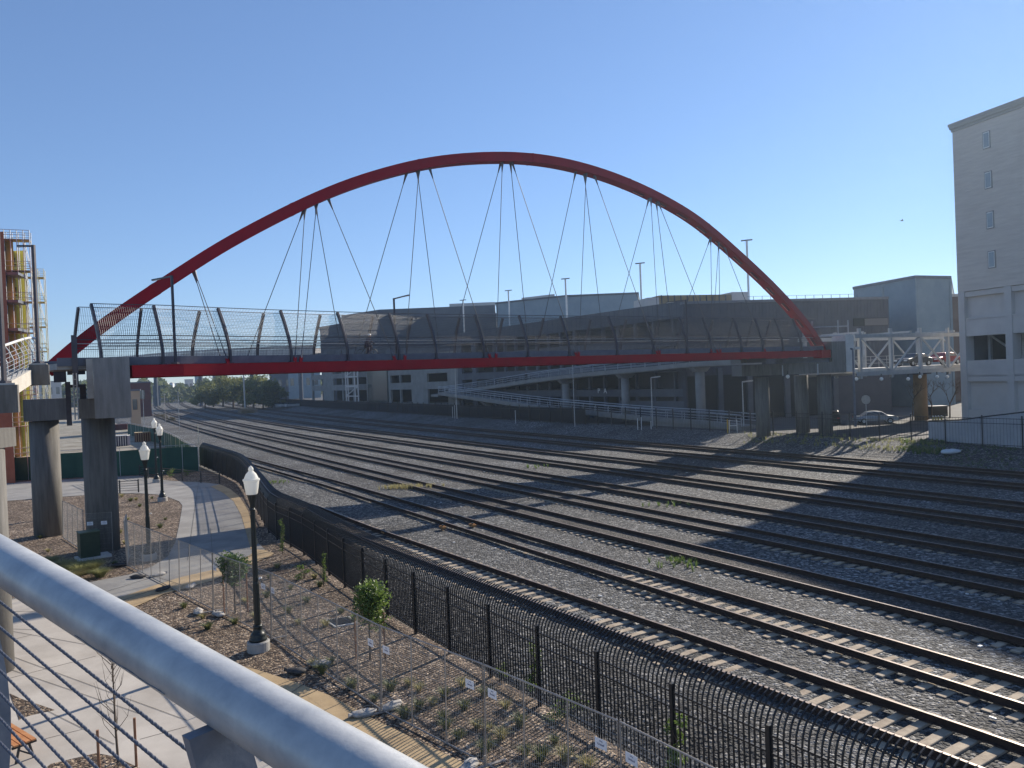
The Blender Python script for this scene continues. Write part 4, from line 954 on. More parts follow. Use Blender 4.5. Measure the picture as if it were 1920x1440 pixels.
# PA letters
Mx_ = None
for ch, u in (('P', 1127), ('A', 1139)):
    c = fac(u, 733)-gN*.45; xx = -Vector((GD[0], GD[1], 0)).normalized(); n_ = -gN
    text_mesh('letter', ch, 1.1, Matrix(((xx.x,0,n_.x,c.x),(xx.y,0,n_.y,c.y),(0,1,0,c.z),(0,0,0,1))), M_white, garage, .03)
# ---- large brown hall to the right of the garage
BC = (24.0, 105.0); bd = (0.985, 0.17)
hall = thing('brown_hall', (35, 107, 1.4), 'wide dark brown building behind the right end of the bridge', 'building')
g = MB(); A,B,zb,zt,nb = rect_on(g, 1283, 1667, 563, 640, BC, bd, 30, um=1600); 
hallz = zt
g = MB(); A = onplane(1281.5, 600, BC, bd); B = onplane(1667, 600, BC, bd); A.z = B.z = 0
nb = nperp(bd); nb = nb if nb.y > 0 else -nb
g.prism([A, B, B+nb*30, A+nb*30], 1.36, 17.4); g.build('wall', M_brown, hall)
g = MB()
for k in range(60): c = A.lerp(B, (k+.5)/60); g.prism([c-nb*.05, c+V3((.12,.02,0))-nb*.05, c+V3((.12,.02,0))+nb*.1, c+nb*.1], 7.6, 17.38)
g.build('corrugation', M_brown, hall)
g = MB(); g.prism([A-nb*.12, B-nb*.12, B+nb*30.1, A+nb*30.1], 17.41, 17.75); g.build('coping', M_deckfascia, hall)
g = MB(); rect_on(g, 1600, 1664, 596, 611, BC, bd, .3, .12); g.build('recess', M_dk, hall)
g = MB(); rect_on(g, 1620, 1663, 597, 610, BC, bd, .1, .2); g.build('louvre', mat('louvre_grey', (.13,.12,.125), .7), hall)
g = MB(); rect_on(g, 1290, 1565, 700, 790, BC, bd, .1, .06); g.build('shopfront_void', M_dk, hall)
for u in (1345, 1400, 1470, 1560): g = MB(); rect_on(g, u, u+9, 690, 800, BC, bd, .8, .5); g.build('pier', M_fg, hall)
g = MB()
for u in range(1452, 1660, 17):
    a = onplane(u, 560, BC, bd); a.z = 17.7; g.bar(a+nb*6, a+nb*6+V3((0,0,1.1)), .06, .06)
a = onplane(1440, 560, BC, bd); b = onplane(1660, 560, BC, bd)
for z in (18.3, 18.8): g.bar((a.x+nb.x*6, a.y+nb.y*6, z), (b.x+nb.x*6, b.y+nb.y*6, z), .04, .04)
g.build('roof_railing', M_deckfascia, hall)
# tan timber screen with pale end walls on the roof
t = thing('timber_screen', (30, 125, 17.7), 'tan timber clad rooftop screen with pale ends behind the lamp post', 'roof structure'); SP = (28.0, 130.0); sdv = (0.97, 0.24)
M_tim = mat('tan_timber_cladding', (0.22, 0.15, 0.07), .8, col2=(.30,.21,.11), scale=1.0, coord='World')
g = MB(); rect_on(g, 1236, 1372, 553, 590, SP, sdv, 6); g.build('cladding', M_tim, t)
g = MB()
for u in range(1240, 1372, 12): rect_on(g, u, u+1.4, 553.5, 589, SP, sdv, .3, .15)
g.build('batten', M_brown, t)
g = MB(); rect_on(g, 1215, 1235.8, 558, 600, SP, sdv, 6, .1); g.build('end_wall', M_cream, t); g = MB(); rect_on(g, 1372.2, 1405, 547.5, 590, SP, sdv, 6, .1); g.build('end_wall', M_cream, t)
# ---- blue grey buildings
def bld(name, lab, corners, z1, mt, cat='building', cope=None, z0=1.3):
    c = sum((V3((p[0], p[1], 0)) for p in corners), V3())/len(corners); t = thing(name, (c.x, c.y, z0), lab, cat); g = MB(); g.prism([V3((p[0], p[1], 0)) for p in corners], z0, z1); g.build('walls', mt, t)
    if cope:
        g = MB(); g.prism([c+(V3((p[0], p[1], 0))-c)*1.004 for p in [V3((q[0],q[1],0)) for q in corners]] if False else [V3((p[0], p[1], 0))+(V3((p[0], p[1], 0))-V3((c.x, c.y, 0))).normalized()*.25 for p in corners], z1+.005, z1+.45); g.build('coping', cope, t)
    return t
zb = atY(1716, 517, 118).z
t = bld('blue_hall', 'tall pale blue building with angled corner beside the beige tower', [P2(1601,560,132), P2(1717,560,118), P2(1784,560,121), P2(1790,560,160), P2(1640,560,165)], zb-.4, M_blue, cope=M_deckfascia)
a = V3((*P2(1717,560,118),0)); b = V3((*P2(1784,560,121),0)); g = MB()
for f in (0.02, 0.97): c = a.lerp(b, f); g.box((c.x, c.y-.05, zb/2), (.35,.25,zb-1.5))
g.bar((a.x,a.y-.08,12.5),(b.x,b.y-.08,12.5),.1,.12); c = V3((*P2(1601,560,132),0)).lerp(a, .5); g.box((c.x-.1, c.y-.1, zb/2), (.3,.25,zb-1.5), -.7); g.build('trim', M_blue, t)
a = P2(930,560,200); zt = atY(1060, 553, 200).z
t = bld('blue_cinema', 'long flat blue grey building on the skyline behind the bridge fence', [P2(930,570,212), P2(1060,570,200), P2(1197,570,200), P2(1200,570,240), P2(935,570,250)], zt-.5, M_blue, cope=M_slate)
g = MB(); p0 = P2(978,556,215); p1 = P2(1040,556,208); g.prism([V3((*p0,0)), V3((*p1,0)), V3((p1[0],p1[1]+8,0)), V3((p0[0],p0[1]+8,0))], zt-.04, zt+1.2); g.build('roof_plant', M_cream, t)
zt = atY(760, 577, 232).z
t = bld('slate_hall', 'big slate blue hall with stepped roofline left of the skyline', [P2(599,600,262), P2(652,600,246), P2(712,600,234), P2(930,600,234), P2(932,600,290), P2(600,600,300)], zt-3.0, M_slate, cope=M_deckfascia)
g = MB(); g.prism([V3((*P2(640,600,250),0)), V3((*P2(712,600,234.5),0)), V3((*P2(929,600,234.5),0)), V3((*P2(931,600,288),0)), V3((*P2(660,600,290),0))], zt-2.5, zt); g.build('upper_step', M_slate, t)
g = MB(); g.prism([V3((*P2(842,560,246),0)), V3((*P2(928,560,246),0)), V3((*P2(928,560,262),0)), V3((*P2(842,560,262),0))], zt+.01, zt+2.0); g.build('penthouse', M_cream, t)
t = bld('roof_block', 'low grey stepped roof volume right of the long blue building', [P2(1190,590,150), P2(1283,590,140), P2(1283,590,165), P2(1190,590,175)], atY(1210, 574, 150).z, M_slate)
t = bld('brown_tower', 'narrow brown wall strip between blue building and beige tower', [P2(1785,560,128), P2(1806,560,128), P2(1810,560,150), P2(1790,560,150)], atY(1795, 556, 128).z, mat('tan_brown_wall', (.16,.11,.085), .8), cope=M_cream)
# rooftop floodlight masts
for (u, vt, vb_, Y, lab) in [(1060,523,600,165,'white T-topped light mast above the long blue building'),(1200,494,590,150,'white T-topped light mast at the right end of the long blue building'),(1400,451,570,128,'tall white T-topped light mast right of the arch'),(953,545,640,200,'white T-topped light mast left of the blue building'),(868,563,650,215,'faint light mast in front of the slate hall')]:
    a = atY(u, vt, Y); b = atY(u+ (vb_-vt)*.04, vb_+10, Y); b.x = a.x; t = thing('light_mast', b, lab, 'light mast', 'white light masts on the garage roof'); g = MB(); g.tube([b, a], .18, 8); g.build('pole', M_white, t); g = MB(); g.bar(a+V3((-.9,0,0)), a+V3((.9,0,.1)), .4, .18); g.build('lamp_head', M_deckfascia, t)
# ---- white pedestrian ramps (switchback)
M_ramp = mat('ramp_concrete', (0.21, 0.21, 0.205), .85, col2=(.27,.27,.26), scale=.8, coord='World')
ramp = thing('pedestrian_ramp', SN(90, 69, 1.4), 'pale switchback pedestrian ramp behind the far fence, rising to the bridge', 'ramp')
def onramp(u, v, n):
    P = SN(0, n); return onplane(u, v, (P.x, P.y), (TD.x, TD.y))
lowc = [onramp(u, v, 67.5) for u, v in [(822,737),(900,748),(1000,762),(1100,773),(1200,783),(1300,791),(1390,800)]]
upc = [onramp(u, v, 71.5) for u, v in [(822,738),(900,728),(1000,713),(1100,701),(1200,692),(1300,682),(1400,677)]]
def ramp_run(C, back, w=2.6, ncol=None):
    C = resample(smooth(C, 4), 3.0); T = tangents(C); L = [Vector((-t.y, t.x, 0)) for t in T]
    L = [l if l.dot(TN) > 0 else -l for l in L]
    g = MB(); g.ribbon(C, L, None, w, .45, off=w/2, zoff=-.22); g.build('slab', M_ramp, ramp)
    g = MB(); g.ribbon(C, L, None, .12, .55, off=-.07, zoff=-.05); g.build('edge_beam', M_ramp, ramp)
    for off in (0.02, w-.1):
        g = MB()
        for i, c in enumerate(C):
            o = c+L[i]*off; g.bar(o, o+V3((0,0,1.05)), .06, .06)
        g.build('baluster', M_steel, ramp)
        for z in (.35, .7, 1.1): g = MB(); g.tube([c+L[i]*off+V3((0,0,z+.2)) for i, c in enumerate(C)], .035 if z < 1 else .06, 5); g.build('hand_rail', M_steel, ramp)
    return C, L
Cl, Ll = ramp_run(lowc, 0); Cu, Lu = ramp_run(upc, 0)
g = MB(); a = Cl[0]; b = Cu[0]; c = (a+b)/2; g.prism([a-TN*.1, a-TN*.1-TD*-3.4, b+TN*2.7+TD*3.4, b+TN*2.7], min(a.z,b.z)-.45, min(a.z,b.z)-.02); g.build('turn_slab', M_ramp, ramp)
def rcol(u, C, L, w, lab):
    i = min(range(len(C)), key=lambda i: abs(proj(C[i])[0]-u)); c = C[i]+L[i]*1.3; r = .62
    t = thing('ramp_column', (c.x, c.y, 1.4), lab, 'column', 'columns under the pedestrian ramps'); g = MB(); g.lathe((c.x, c.y, 0), [(r, 1.3), (r, c.z-1.1)], 20); g.build('shaft', M_ramp, t, smooth=True)
    g = MB(); g.hexa([V3((c.x,c.y,c.z-1.1))+L[i]*s_*.8+tt*.5 for s_, tt in ((-1, -tangents(C)[i]), (1, -tangents(C)[i]), (1, tangents(C)[i]), (-1, tangents(C)[i]))], [V3((c.x,c.y,c.z-.5))+L[i]*s_*1.5+tt*.5 for s_, tt in ((-1, -tangents(C)[i]), (1, -tangents(C)[i]), (1, tangents(C)[i]), (-1, tangents(C)[i]))]); g.build('corbel', M_ramp, t)
rcol(1287, Cu, Lu, 18, 'tallest ramp column, under the right part of the upper ramp'); rcol(1155, Cu, Lu, 16, 'ramp column beside the white PA letters'); rcol(1048, Cu, Lu, 12, 'slim ramp column under mid upper ramp')
rcol(850, Cl, Ll, 12, 'ramp column under the left ramp turn'); rcol(912, Cl, Ll, 10, 'short ramp column second from the left turn'); rcol(1000, Cl, Ll, 9, 'short ramp column under the middle of the lower ramp')
# retaining wall of lower ramp at the right
i0_ = min(range(len(Cl)), key=lambda i: abs(proj(Cl[i])[0]-1225)); g = MB()
for i in range(i0_, len(Cl)-1): a, b = Cl[i]+TN*.1, Cl[i+1]+TN*.1; g.hexa([V3((a.x,a.y,1.35)), V3((b.x,b.y,1.35)), V3((b.x,b.y,1.35))+TN*.3, V3((a.x,a.y,1.35))+TN*.3], [a-V3((0,0,.46)), b-V3((0,0,.46)), b+TN*.3-V3((0,0,.46)), a+TN*.3-V3((0,0,.46))])
g.build('retaining_wall', M_ramp, ramp)
# slim street lights near the ramps
def pole_light(u, vt, vb, z0, arm, lab, r=.09, m_=M_steel, Y=None):
    b = G(u, vb, z0) if Y is None else atY(u, vb, Y); h = (vb-vt)/F_PX*b.y; t = thing('light_pole', b, lab, 'light pole', 'slim light poles on the far side'); g = MB(); g.tube([b, b+V3((0,0,h))], [r, r*.6], 8); g.build('pole', m_, t)
    g = MB(); g.bar(b+V3((0,0,h)), b+V3((arm,0,h+.1)), .25, .14); g.build('arm', m_, t)
pole_light(1224, 708, 800, 1.4, 1.2, 'slim light pole with short arm in front of the dark garage openings'); pole_light(1395, 716, 805, 1.4, 1.2, 'slim light pole between ramp column and right bridge pier'); pole_light(1078, 665, 800, 1.4, .5, 'thin pole rising before the middle of the lower ramp', .06)
pole_light(857, 690, 785, 1.4, .4, 'thin pole at the left ramp turn', .1)
pole_light(1604, 655, 800, 1.4, -.2, 'grey light pole in front of the truss bridge end', .13, m_=M_deckfascia, Y=74)
# ---- truss bridge between pier and beige tower
TP = (P2(1602, 690, 80)); td = Vector((0.88, 0.475, 0)); tb = thing('truss_bridge', (TP[0], TP[1], 7.2), 'pale steel truss bridge with parked cars leading to the beige tower', 'truss bridge')
tn_ = nperp(td); tn_ = tn_ if tn_.y > 0 else -tn_
TL = 26.0
A0 = V3((TP[0], TP[1], 0)); M_trs = mat('pale_truss_paint', (0.33, 0.34, 0.34), .4, col2=(.42,.43,.43), scale=1.5)
zbot, ztop = 7.35, 11.3
for off in (0.0, 7.0):
    o = tn_*off
    for z, hh, nm in ((zbot, .45, 'bottom_chord'), (ztop, .4, 'top_chord')): g = MB(); g.bar(A0+o+V3((0,0,z)), A0+o+td*TL+V3((0,0,z)), .35, hh); g.build(nm, M_trs, tb)
    for k in range(6):
        x = 0.9+5.0*k
        if x > TL: break
        g = MB(); a = A0+o+td*x; g.bar(a+V3((0,0,zbot-.5)), a+V3((0,0,ztop+.8)), .3, .3, up=td); g.build('truss_post', M_trs, tb)
        b = A0+o+td*(x+5.0); g = MB()
        if (k+int(off)) % 2: g.bar(a+V3((0,0,zbot)), b+V3((0,0,ztop)), .16, .16)
        else: g.bar(a+V3((0,0,ztop)), b+V3((0,0,zbot)), .16, .16)
        g.build('diagonal', M_trs, tb)
g = MB(); g.hexa([A0+tn_*.2+V3((0,0,7.45)), A0+tn_*.2+td*TL+V3((0,0,7.45)), A0+tn_*6.8+td*TL+V3((0,0,7.45)), A0+tn_*6.8+V3((0,0,7.45))], [A0+tn_*.2+V3((0,0,7.9)), A0+tn_*.2+td*TL+V3((0,0,7.9)), A0+tn_*6.8+td*TL+V3((0,0,7.9)), A0+tn_*6.8+V3((0,0,7.9))]); g.build('deck', M_concl, tb)
g = MB()
for k in range(9): a = A0+td*(3*k)+V3((0,0,9.1)); 
for z in (8.4, 8.8, 9.2): g.bar(A0+tn_*6.7+V3((0,0,z)), A0+tn_*6.7+td*TL+V3((0,0,z)), .05, .05); 
for k in range(18): a = A0+tn_*6.7+td*(1.45*k); g.bar(a+V3((0,0,7.9)), a+V3((0,0,9.2)), .05, .05)
g.build('guard_rail', M_trs, tb)
for k in range(4): g = MB(); a = A0+td*(1.6+7.8*k); g.bar(a+V3((0,0,ztop+.4)), a+tn_*7+V3((0,0,ztop+.4)), .2, .2); g.build('cross_beam', M_trs, tb)
for i, u in enumerate((1475, 1603, 1650, 1700, 1722, 1754, 1773)):
    c = pxp(u, 702.5+(i % 2)*2) if i == 0 else onplane(u, 707-(4 if i > 3 else 0), (A0.x, A0.y), td); t = thing('globe_light', c, ['white globe lamp under the long concrete crosshead','white globe lamp under the truss bridge, nearest the pier','white globe lamp under the truss bridge, second from the pier','white globe lamp under the truss bridge, third from the pier','white globe lamp just left of the tan column under the truss','white globe lamp under the truss above the bare trees','white globe lamp under the truss nearest the beige tower'][i], 'globe lamp', 'round white lamps under the truss bridge')
    g = MB(); g.lathe((c.x, c.y-.3, c.z-.2), [(.02,-.2),(.14,-.14),(.2,0),(.14,.14),(.06,.2)], 12); g.build('globe', M_lightbox, t, smooth=True); g = MB(); g.tube([(c.x, c.y-.3, c.z), (c.x, c.y-.3, c.z+.35)], .05, 6); g.build('stem', M_black, t)
# tan column under the truss
c = G(1727, 788, 1.4); c = atY(1727, 775, 92); t = thing('tan_column', (c.x, c.y, 1.4), 'tan painted round column under the truss bridge', 'column'); M_tc = mat('tan_column_paint', (.24,.16,.085), .8, col2=(.30,.20,.11), scale=1); g = MB(); g.lathe((c.x, c.y, 0), [(.75,1.3),(.75,6.9)], 20); g.build('shaft', M_tc, t, smooth=True); g = MB(); g.box((c.x, c.y, 7.0), (1.8,1.8,.25)); g.build('head', M_fg, t)
# ---- beige tower
BP = P2(1801, 700, 84.3); BDv = Vector((cos(radians(-71)), sin(radians(-71)), 0)); BNv = Vector((-BDv.y, BDv.x, 0)); BNv = BNv if BNv.x > 0 else -BNv
tow = thing('beige_tower', (BP[0], BP[1], 1.4), 'tall beige clad building with small windows at the right edge', 'building')
B0 = V3((BP[0], BP[1], 0))
def bz(v, u=1800): return onplane(u, v, BP, BDv).z
zc = bz(548, 1800); ztw = onplane(1780, 240, BP, BDv).z
LT = 46.0
g = MB(); g.prism([B0, B0+BDv*LT, B0+BDv*LT+BNv*30, B0+BNv*30], zc, ztw-.6); g.build('wall', M_beige, tow)
g = MB()
z = zc+.3
while z < ztw-1: g.prism([B0-BNv*.025-BDv*.02, B0+BDv*LT-BNv*.025, B0+BDv*LT+BNv*.1, B0+BNv*.1-BDv*.02], z, z+.02); z += .32
g.build('siding_laps', M_beige, tow)
g = MB(); e = .35
for dz, o in ((0, .1), (.3, .22), (.6, .3)): g.prism([B0-BDv*o-BNv*o, B0+BDv*LT-BNv*o, B0+BDv*LT+BNv*30, B0-BDv*o+BNv*30], ztw-.6+dz+.004, ztw-.6+dz+.3)
g.build('cornice', mat('cornice_grey', (.30,.30,.29), .8), tow)
def onB(u, v, off=0): return onplane(u, v, BP, BDv)-BNv*off
M_wf = mat('window_surround', (.22,.22,.22), .7)
for i, (u, v0, v1) in enumerate([(1850,246,279),(1853.5,321,354),(1857,396,429),(1860,470,503)]):
    a = onB(u, v0); b = onB(u, v1); c = (a+b)/2; hz = (a.z-b.z)/2; wz = .42
    g = MB(); g.prism([c-BDv*wz-BNv*.07, c+BDv*wz-BNv*.07, c+BDv*wz+BNv*.05, c-BDv*wz+BNv*.05], c.z-hz, c.z+hz); w = g.build('window', M_wf, tow)
    g = MB(); wq = wz-.07; g.prism([c-BDv*wq-BNv*.08, c+BDv*wq-BNv*.08, c+BDv*wq+BNv*.05, c-BDv*wq+BNv*.05], c.z-hz+.09, c.z+hz-.09); g.build('frame', M_white, w)
    g = MB(); wz2 = wz-.13; g.prism([c-BDv*wz2-BNv*.09, c+BDv*wz2-BNv*.09, c+BDv*wz2+BNv*.05, c-BDv*wz2+BNv*.05], c.z-hz+.18, c.z+hz-.18); g.build('pane', mat('pale_blind', (.22,.27,.30), .15, spec=.8), w)
# lower podium: frame, infill and an open storey
zA = bz(630); zB = bz(677); z1_ = bz(700)
g = MB(); g.prism([B0+BNv*.5, B0+BDv*LT+BNv*.5, B0+BDv*LT+BNv*30, B0+BNv*30], 1.3, zB); g.build('podium_wall', M_cream, tow)
g = MB(); g.prism([B0+BNv*.5, B0+BDv*LT+BNv*.5, B0+BDv*LT+BNv*30, B0+BNv*30], zA, zc-.01); g.build('podium_wall', M_cream, tow)
for k in range(9):
    x = k*5.4; g = MB(); a = B0+BDv*x; g.prism([a, a+BDv*.75, a+BDv*.75+BNv*1.2, a+BNv*1.2], 1.3, zc-.02); g.build('pilaster', M_cream, tow)
for z0, z1 in ((zc-.6, zc-.05), (bz(602), bz(598)), (zA-.1, zA+1.7), (zB-1.7, zB+.02), (1.32, 3.0), (bz(712)-.2, bz(704))):
    g = MB(); g.prism([B0+BDv*.75+BNv*.12, B0+BDv*LT+BNv*.12, B0+BDv*LT+BNv*.49, B0+BDv*.75+BNv*.49], min(z0,z1), max(z0,z1)); g.build('band', M_cream, tow)
g = MB(); g.prism([B0+BNv*14, B0+BDv*LT+BNv*14, B0+BDv*LT+BNv*14.3, B0+BNv*14.3], zB, zA); g.build('inner_wall', M_fg, tow)
g = MB(); g.prism([B0+BDv*.3+BNv*.6, B0+BDv*.6+BNv*.6, B0+BDv*.6+BNv*13.9, B0+BDv*.3+BNv*13.9], zB+.01, zA-.01); g.build('inner_wall', M_fg, tow)
for off in (3.0, 9.0):
    for k in range(9):
        x = 1.2+3.9*k; a = B0+BDv*x+BNv*off; g = MB(); g.bar(a+V3((0,0,zB)), a+V3((0,0,zA)), .3, .3, up=BDv); b = a+BDv*3.9; g.bar(a+V3((0,0,zA)), b+V3((0,0,zB)), .18, .18); g.build('inner_truss', M_trs, tow)
# white corrugated screen wall + sloping rail
t = thing('corrugated_wall', G(1740, 830, 1.4), 'low pale corrugated metal wall at the foot of the beige tower', 'wall'); M_corr = mat('pale_corrugated', (.40,.41,.43), .6, col2=(.48,.49,.50), scale=1)
cw = [G(u, v, 1.4) for u, v in [(1733,824),(1765,829),(1800,833),(1840,836),(1900,841),(1960,846)]]
cw = [c+TN*.8 for c in cw]; cw = resample(cw, .11); zt_ = [1.4+interp([(1733,1.5),(1800,1.9),(1860,2.35),(1960,3.0)], proj(c)[0]) for c in cw]; g = MB()
ct = tangents(cw)
for i in range(len(cw)-1):
    o = Vector((-ct[i].y, ct[i].x, 0))*(.05 if i % 2 else -.05); o2 = Vector((-ct[i+1].y, ct[i+1].x, 0))*(-.05 if i % 2 else .05)
    a, b = cw[i]+o, cw[i+1]+o2; g.quad(V3((a.x,a.y,1.38)), V3((b.x,b.y,1.38)), V3((b.x,b.y,zt_[i+1])), V3((a.x,a.y,zt_[i])))
g.build('sheeting', M_corr, t)
g = MB(); g.tube([V3((c.x, c.y, z+.06)) for c, z in zip(cw[::8], zt_[::8])], .06, 6); g.build('cap_rail', M_black, t)
# ---- vehicles
def car(lab, col, style='sedan'):
    t = thing('parked_car', (0,0,0), lab, 'car', None); mt = mat('car_paint_'+col[0], col[1], .3, .3, spec=.6)
    L, Wd = 4.6, 1.78
    if style == 'sedan': prf = [(-2.3,.35),(-2.32,.62),(-2.2,.9),(-1.5,.98),(-.95,1.38),(-.2,1.46),(.55,1.40),(1.15,.98),(2.05,.84),(2.3,.62),(2.3,.35)]
    else: prf = [(-2.3,.4),(-2.32,.8),(-2.2,1.1),(-1.95,1.55),(-.9,1.66),(.4,1.6),(1.0,1.1),(2.05,.98),(2.3,.7),(2.3,.4)]
    g = MB(); n = len(prf)
    secs = []
    for y, ins in ((-Wd/2, .12), (-Wd/2+.07, 0), (Wd/2-.07, 0), (Wd/2, .12)):
        secs.append([(x*(1-ins*.12), y*(1-.16*max(0, (z-.95)/.5)), z-(ins*.2 if z > .6 else 0)) for x, z in prf])
    g.sweep(secs, lambda i: secs[i]); g.build('body', mt, t)
    g = MB()
    top = [p for p in prf if p[1] > .93]
    for sy in (-1, 1):
        q = [(x*.93, sy*(Wd/2*(1-.16*max(0,(z-.95)/.5))+.012), min(z-.07, 1.5) if z > 1.05 else 1.0) for x, z in top]
        g.add(q, [tuple(range(len(q)))])
    g.build('side_windows', M_glass, t)
    for x in (-1.42, 1.4):
        for y in (-Wd/2+.06, Wd/2-.06):
            w = MB(); c = Vector((x, y, .33)); 
            w.tube([c-V3((0,.1,0)), c+V3((0,.1,0))], .33, 16); wh = w.build('wheel', M_black, t)
            w = MB(); w.tube([c-V3((0,.115,0)), c+V3((0,.115,0))], .19, 12); w.build('rim', M_steel, wh)
    for y in (-.62, .62): g = MB(); g.box((2.28, y, .68), (.08,.36,.14)); g.build('headlight', M_white, t)
    for y in (-.66, .66): g = MB(); g.box((-2.29, y, .78), (.06,.3,.14)); g.build('tail_light', mat('tail_red', (.4,.01,.01), .3), t)
    return t
c1 = car('silver car parked under the truss bridge behind the round sign', ('silver', (.24,.26,.29)), 'sedan'); q = atY(1641, 786, 90); c1.location = (q.x, q.y, 1.4); c1.rotation_euler = (0,0,radians(-12))
c2 = car('dark car parked on the truss bridge deck', ('dark', (.03,.035,.045))); c2.location = A0+td*13.2+tn_*2.4+V3((0,0,7.9)); c2.rotation_euler = (0,0,math.atan2(td.y, td.x)+pi)
c3 = car('red car parked on the truss bridge behind the dark car', ('red', (.22,.02,.02))); c3.location = A0+td*19.0+tn_*2.6+V3((0,0,7.9)); c3.rotation_euler = (0,0,math.atan2(td.y, td.x)+pi)
q = atY(1575, 780, 92); c4 = car('dark vehicle in shade behind the right pier columns', ('black', (.02,.02,.024)), 'suv'); c4.location = (q.x-1, q.y, 1.4); c4.rotation_euler = (0,0,1.2)
# round sign
q = G(1626, 800, 1.4); q = atY(1625, 795, 84); t = thing('traffic_sign', (q.x, q.y, 1.4), 'round traffic sign seen nearly edge on before the silver car', 'traffic sign'); g = MB(); g.tube([(q.x,q.y,1.4),(q.x,q.y,4.9)], .04, 6); g.build('pole', M_steel, t); g = MB(); g.tube([(q.x-.012,q.y-.03,4.5),(q.x+.012,q.y-.01,4.5)], .5, 16); g.build('sign_plate', M_steel, t)
# bollards
M_yel = mat('yellow_bollard', (.55,.38,.08), .5)
for i, u in enumerate((1750, 1755, 1760, 1766)):
    q = atY(u, 797, 84); t = thing('bollard', (q.x, q.y, 1.4), 'thin yellow bollard in the sunlit group by the beige tower', 'bollard', 'yellow bollards by the beige tower'); g = MB(); g.tube([(q.x,q.y,1.4),(q.x,q.y,2.35)], .09, 8); g.build('tube', M_yel, t); g = MB(); g.lathe((q.x,q.y,2.353), [(.1,0),(.09,.06),(.03,.1)], 8); g.build('cap', M_white, t)
q = atY(1757, 778, 96); t = thing('dumpster', (q.x, q.y, 1.4), 'dark waste container behind the yellow bollards', 'waste container'); g = MB(); g.box((q.x, q.y, 2.1), (2.0,1.2,1.2)); g.build('bin', M_black, t); g = MB(); g.box((q.x, q.y, 2.76), (2.05,1.3,.08)); g.build('lid', M_deckfascia, t)
# bare street trees under the truss
def bare_tree(x, y, z0, h, seed, lab):
    rr = random.Random(seed); t = thing('bare_tree', (x, y, z0), lab, 'tree', 'bare trees beneath the truss bridge'); g = MB(); g.tube([(x,y,z0),(x+.05,y,z0+h*.35)], [.09,.07], 6); g.build('trunk', M_bark, t); g = MB()
    def grow(p, d, L, r, k):
        q = p+d*L; g.tube([p, p+d*L*.5+V3((rr.uniform(-.05,.05),rr.uniform(-.05,.05),0)), q], [r, r*.8, r*.55], 4)
        if k == 0: return
        for _ in range(3):
            nd = (d+V3((rr.uniform(-.9,.9), rr.uniform(-.9,.9), rr.uniform(-.1,.6)))).normalized(); grow(q, nd, L*rr.uniform(.6,.85), r*.55, k-1)
    for _ in range(3): grow(V3((x+.05,y,z0+h*.33)), V3((rr.uniform(-.6,.6), rr.uniform(-.6,.6), 1)).normalized(), h*.24, .055, 4)
    g.build('branches', M_bark, t)
for i, (u, Y, h) in enumerate([(1711,92,4.6),(1747,95,4.8),(1781,94,5.0)]): q = atY(u, 780, Y); bare_tree(q.x, q.y, 1.4, h, 30+i, ['bare tree left of the tan column','bare tree right of the tan column','bare tree nearest the beige tower wall'][i])
# ---- bank vegetation and litter
def weeds(name, pts, z, n, h, m_, lab, kind=None, cat='weeds', seed=3, r=.35):
    g = MB(); rr = random.Random(seed); c = None
    for _ in range(n):
        f = rr.random()*(len(pts)-1); i = int(f); a = G(*pts[i], z); b = G(*pts[i+1], z); p = a.lerp(b, f-i)+TN*rr.uniform(-1,1)*r*2; n_ = p.dot(TN)-curve_n(p.dot(TD), 5); z = interp([(58.5,.6),(60.2,.75),(63.2,1.36),(66,1.4)], n_)+.1
        tuft(.18+.15*rr.random(), h*rr.uniform(.4,1.2), 12, rr, g, (p.x, p.y, z-.1))
    o = g.build(name, m_); tag(o, lab, cat, kind=kind); return o
weeds('bank_grass', [(1400,818),(1500,822),(1610,829),(1700,834),(1765,838)], 1.3, 420, .42, M_blond, 'green weeds along the top of the far bank', 'stuff', 'grass')
weeds('bank_weeds', [(1690,833),(1730,837),(1765,838)], 1.36, 160, .5, M_leaf, 'bright green weeds on the far bank by the corrugated wall', 'stuff', 'weeds', 8)
weeds('shaded_bank_grass', [(1775,840),(1840,848),(1920,856)], 1.2, 300, .2, M_leafd, 'dark grass on the shaded bank below the beige tower', 'stuff', 'grass', 9, .9)
weeds('bank_scrub', [(440,748),(480,752),(520,757),(560,762)], 1.2, 160, 1.6, M_leafd, 'low scrub along the far fence at the left', 'stuff', 'scrub', 10, 1.2)
for (u, v, n, h, lab, sd_) in [(1252,948,14,.35,'small weed patch between the middle tracks',1),(1002,876,12,.4,'small weed clump between the far middle tracks',2),(1268,1058,22,.35,'reddish green weed clump in the gravel by the near tracks',3),(770,915,90,.42,'sprawling dry weeds over the second track near the bridge shadow',4),(520,905,20,.3,'small weed in the gravel behind the fence bend',5)]:
    p = G(u, v, .6); g = MB(); rr = random.Random(sd_)
    for _ in range(n): q = (p.x+rr.gauss(0,.5 if n < 40 else 1.3), p.y+rr.gauss(0,.4), .58); tuft(.2, h, 14, rr, g, q)
    tag(g.build('weed_clump', M_leaf if sd_ != 4 else M_dry), lab, 'weeds', 'weeds growing in the gravel')
p = G(1783, 851, 1.0); blob((p.x, p.y, .98), 1.0, .45, .4, .35, mat('white_cloth', (.55,.58,.6), .8), 'white crumpled tarp on the shaded bank at the right', 'tarp', None, 'white_tarp')
g = MB(); rr = random.Random(77)
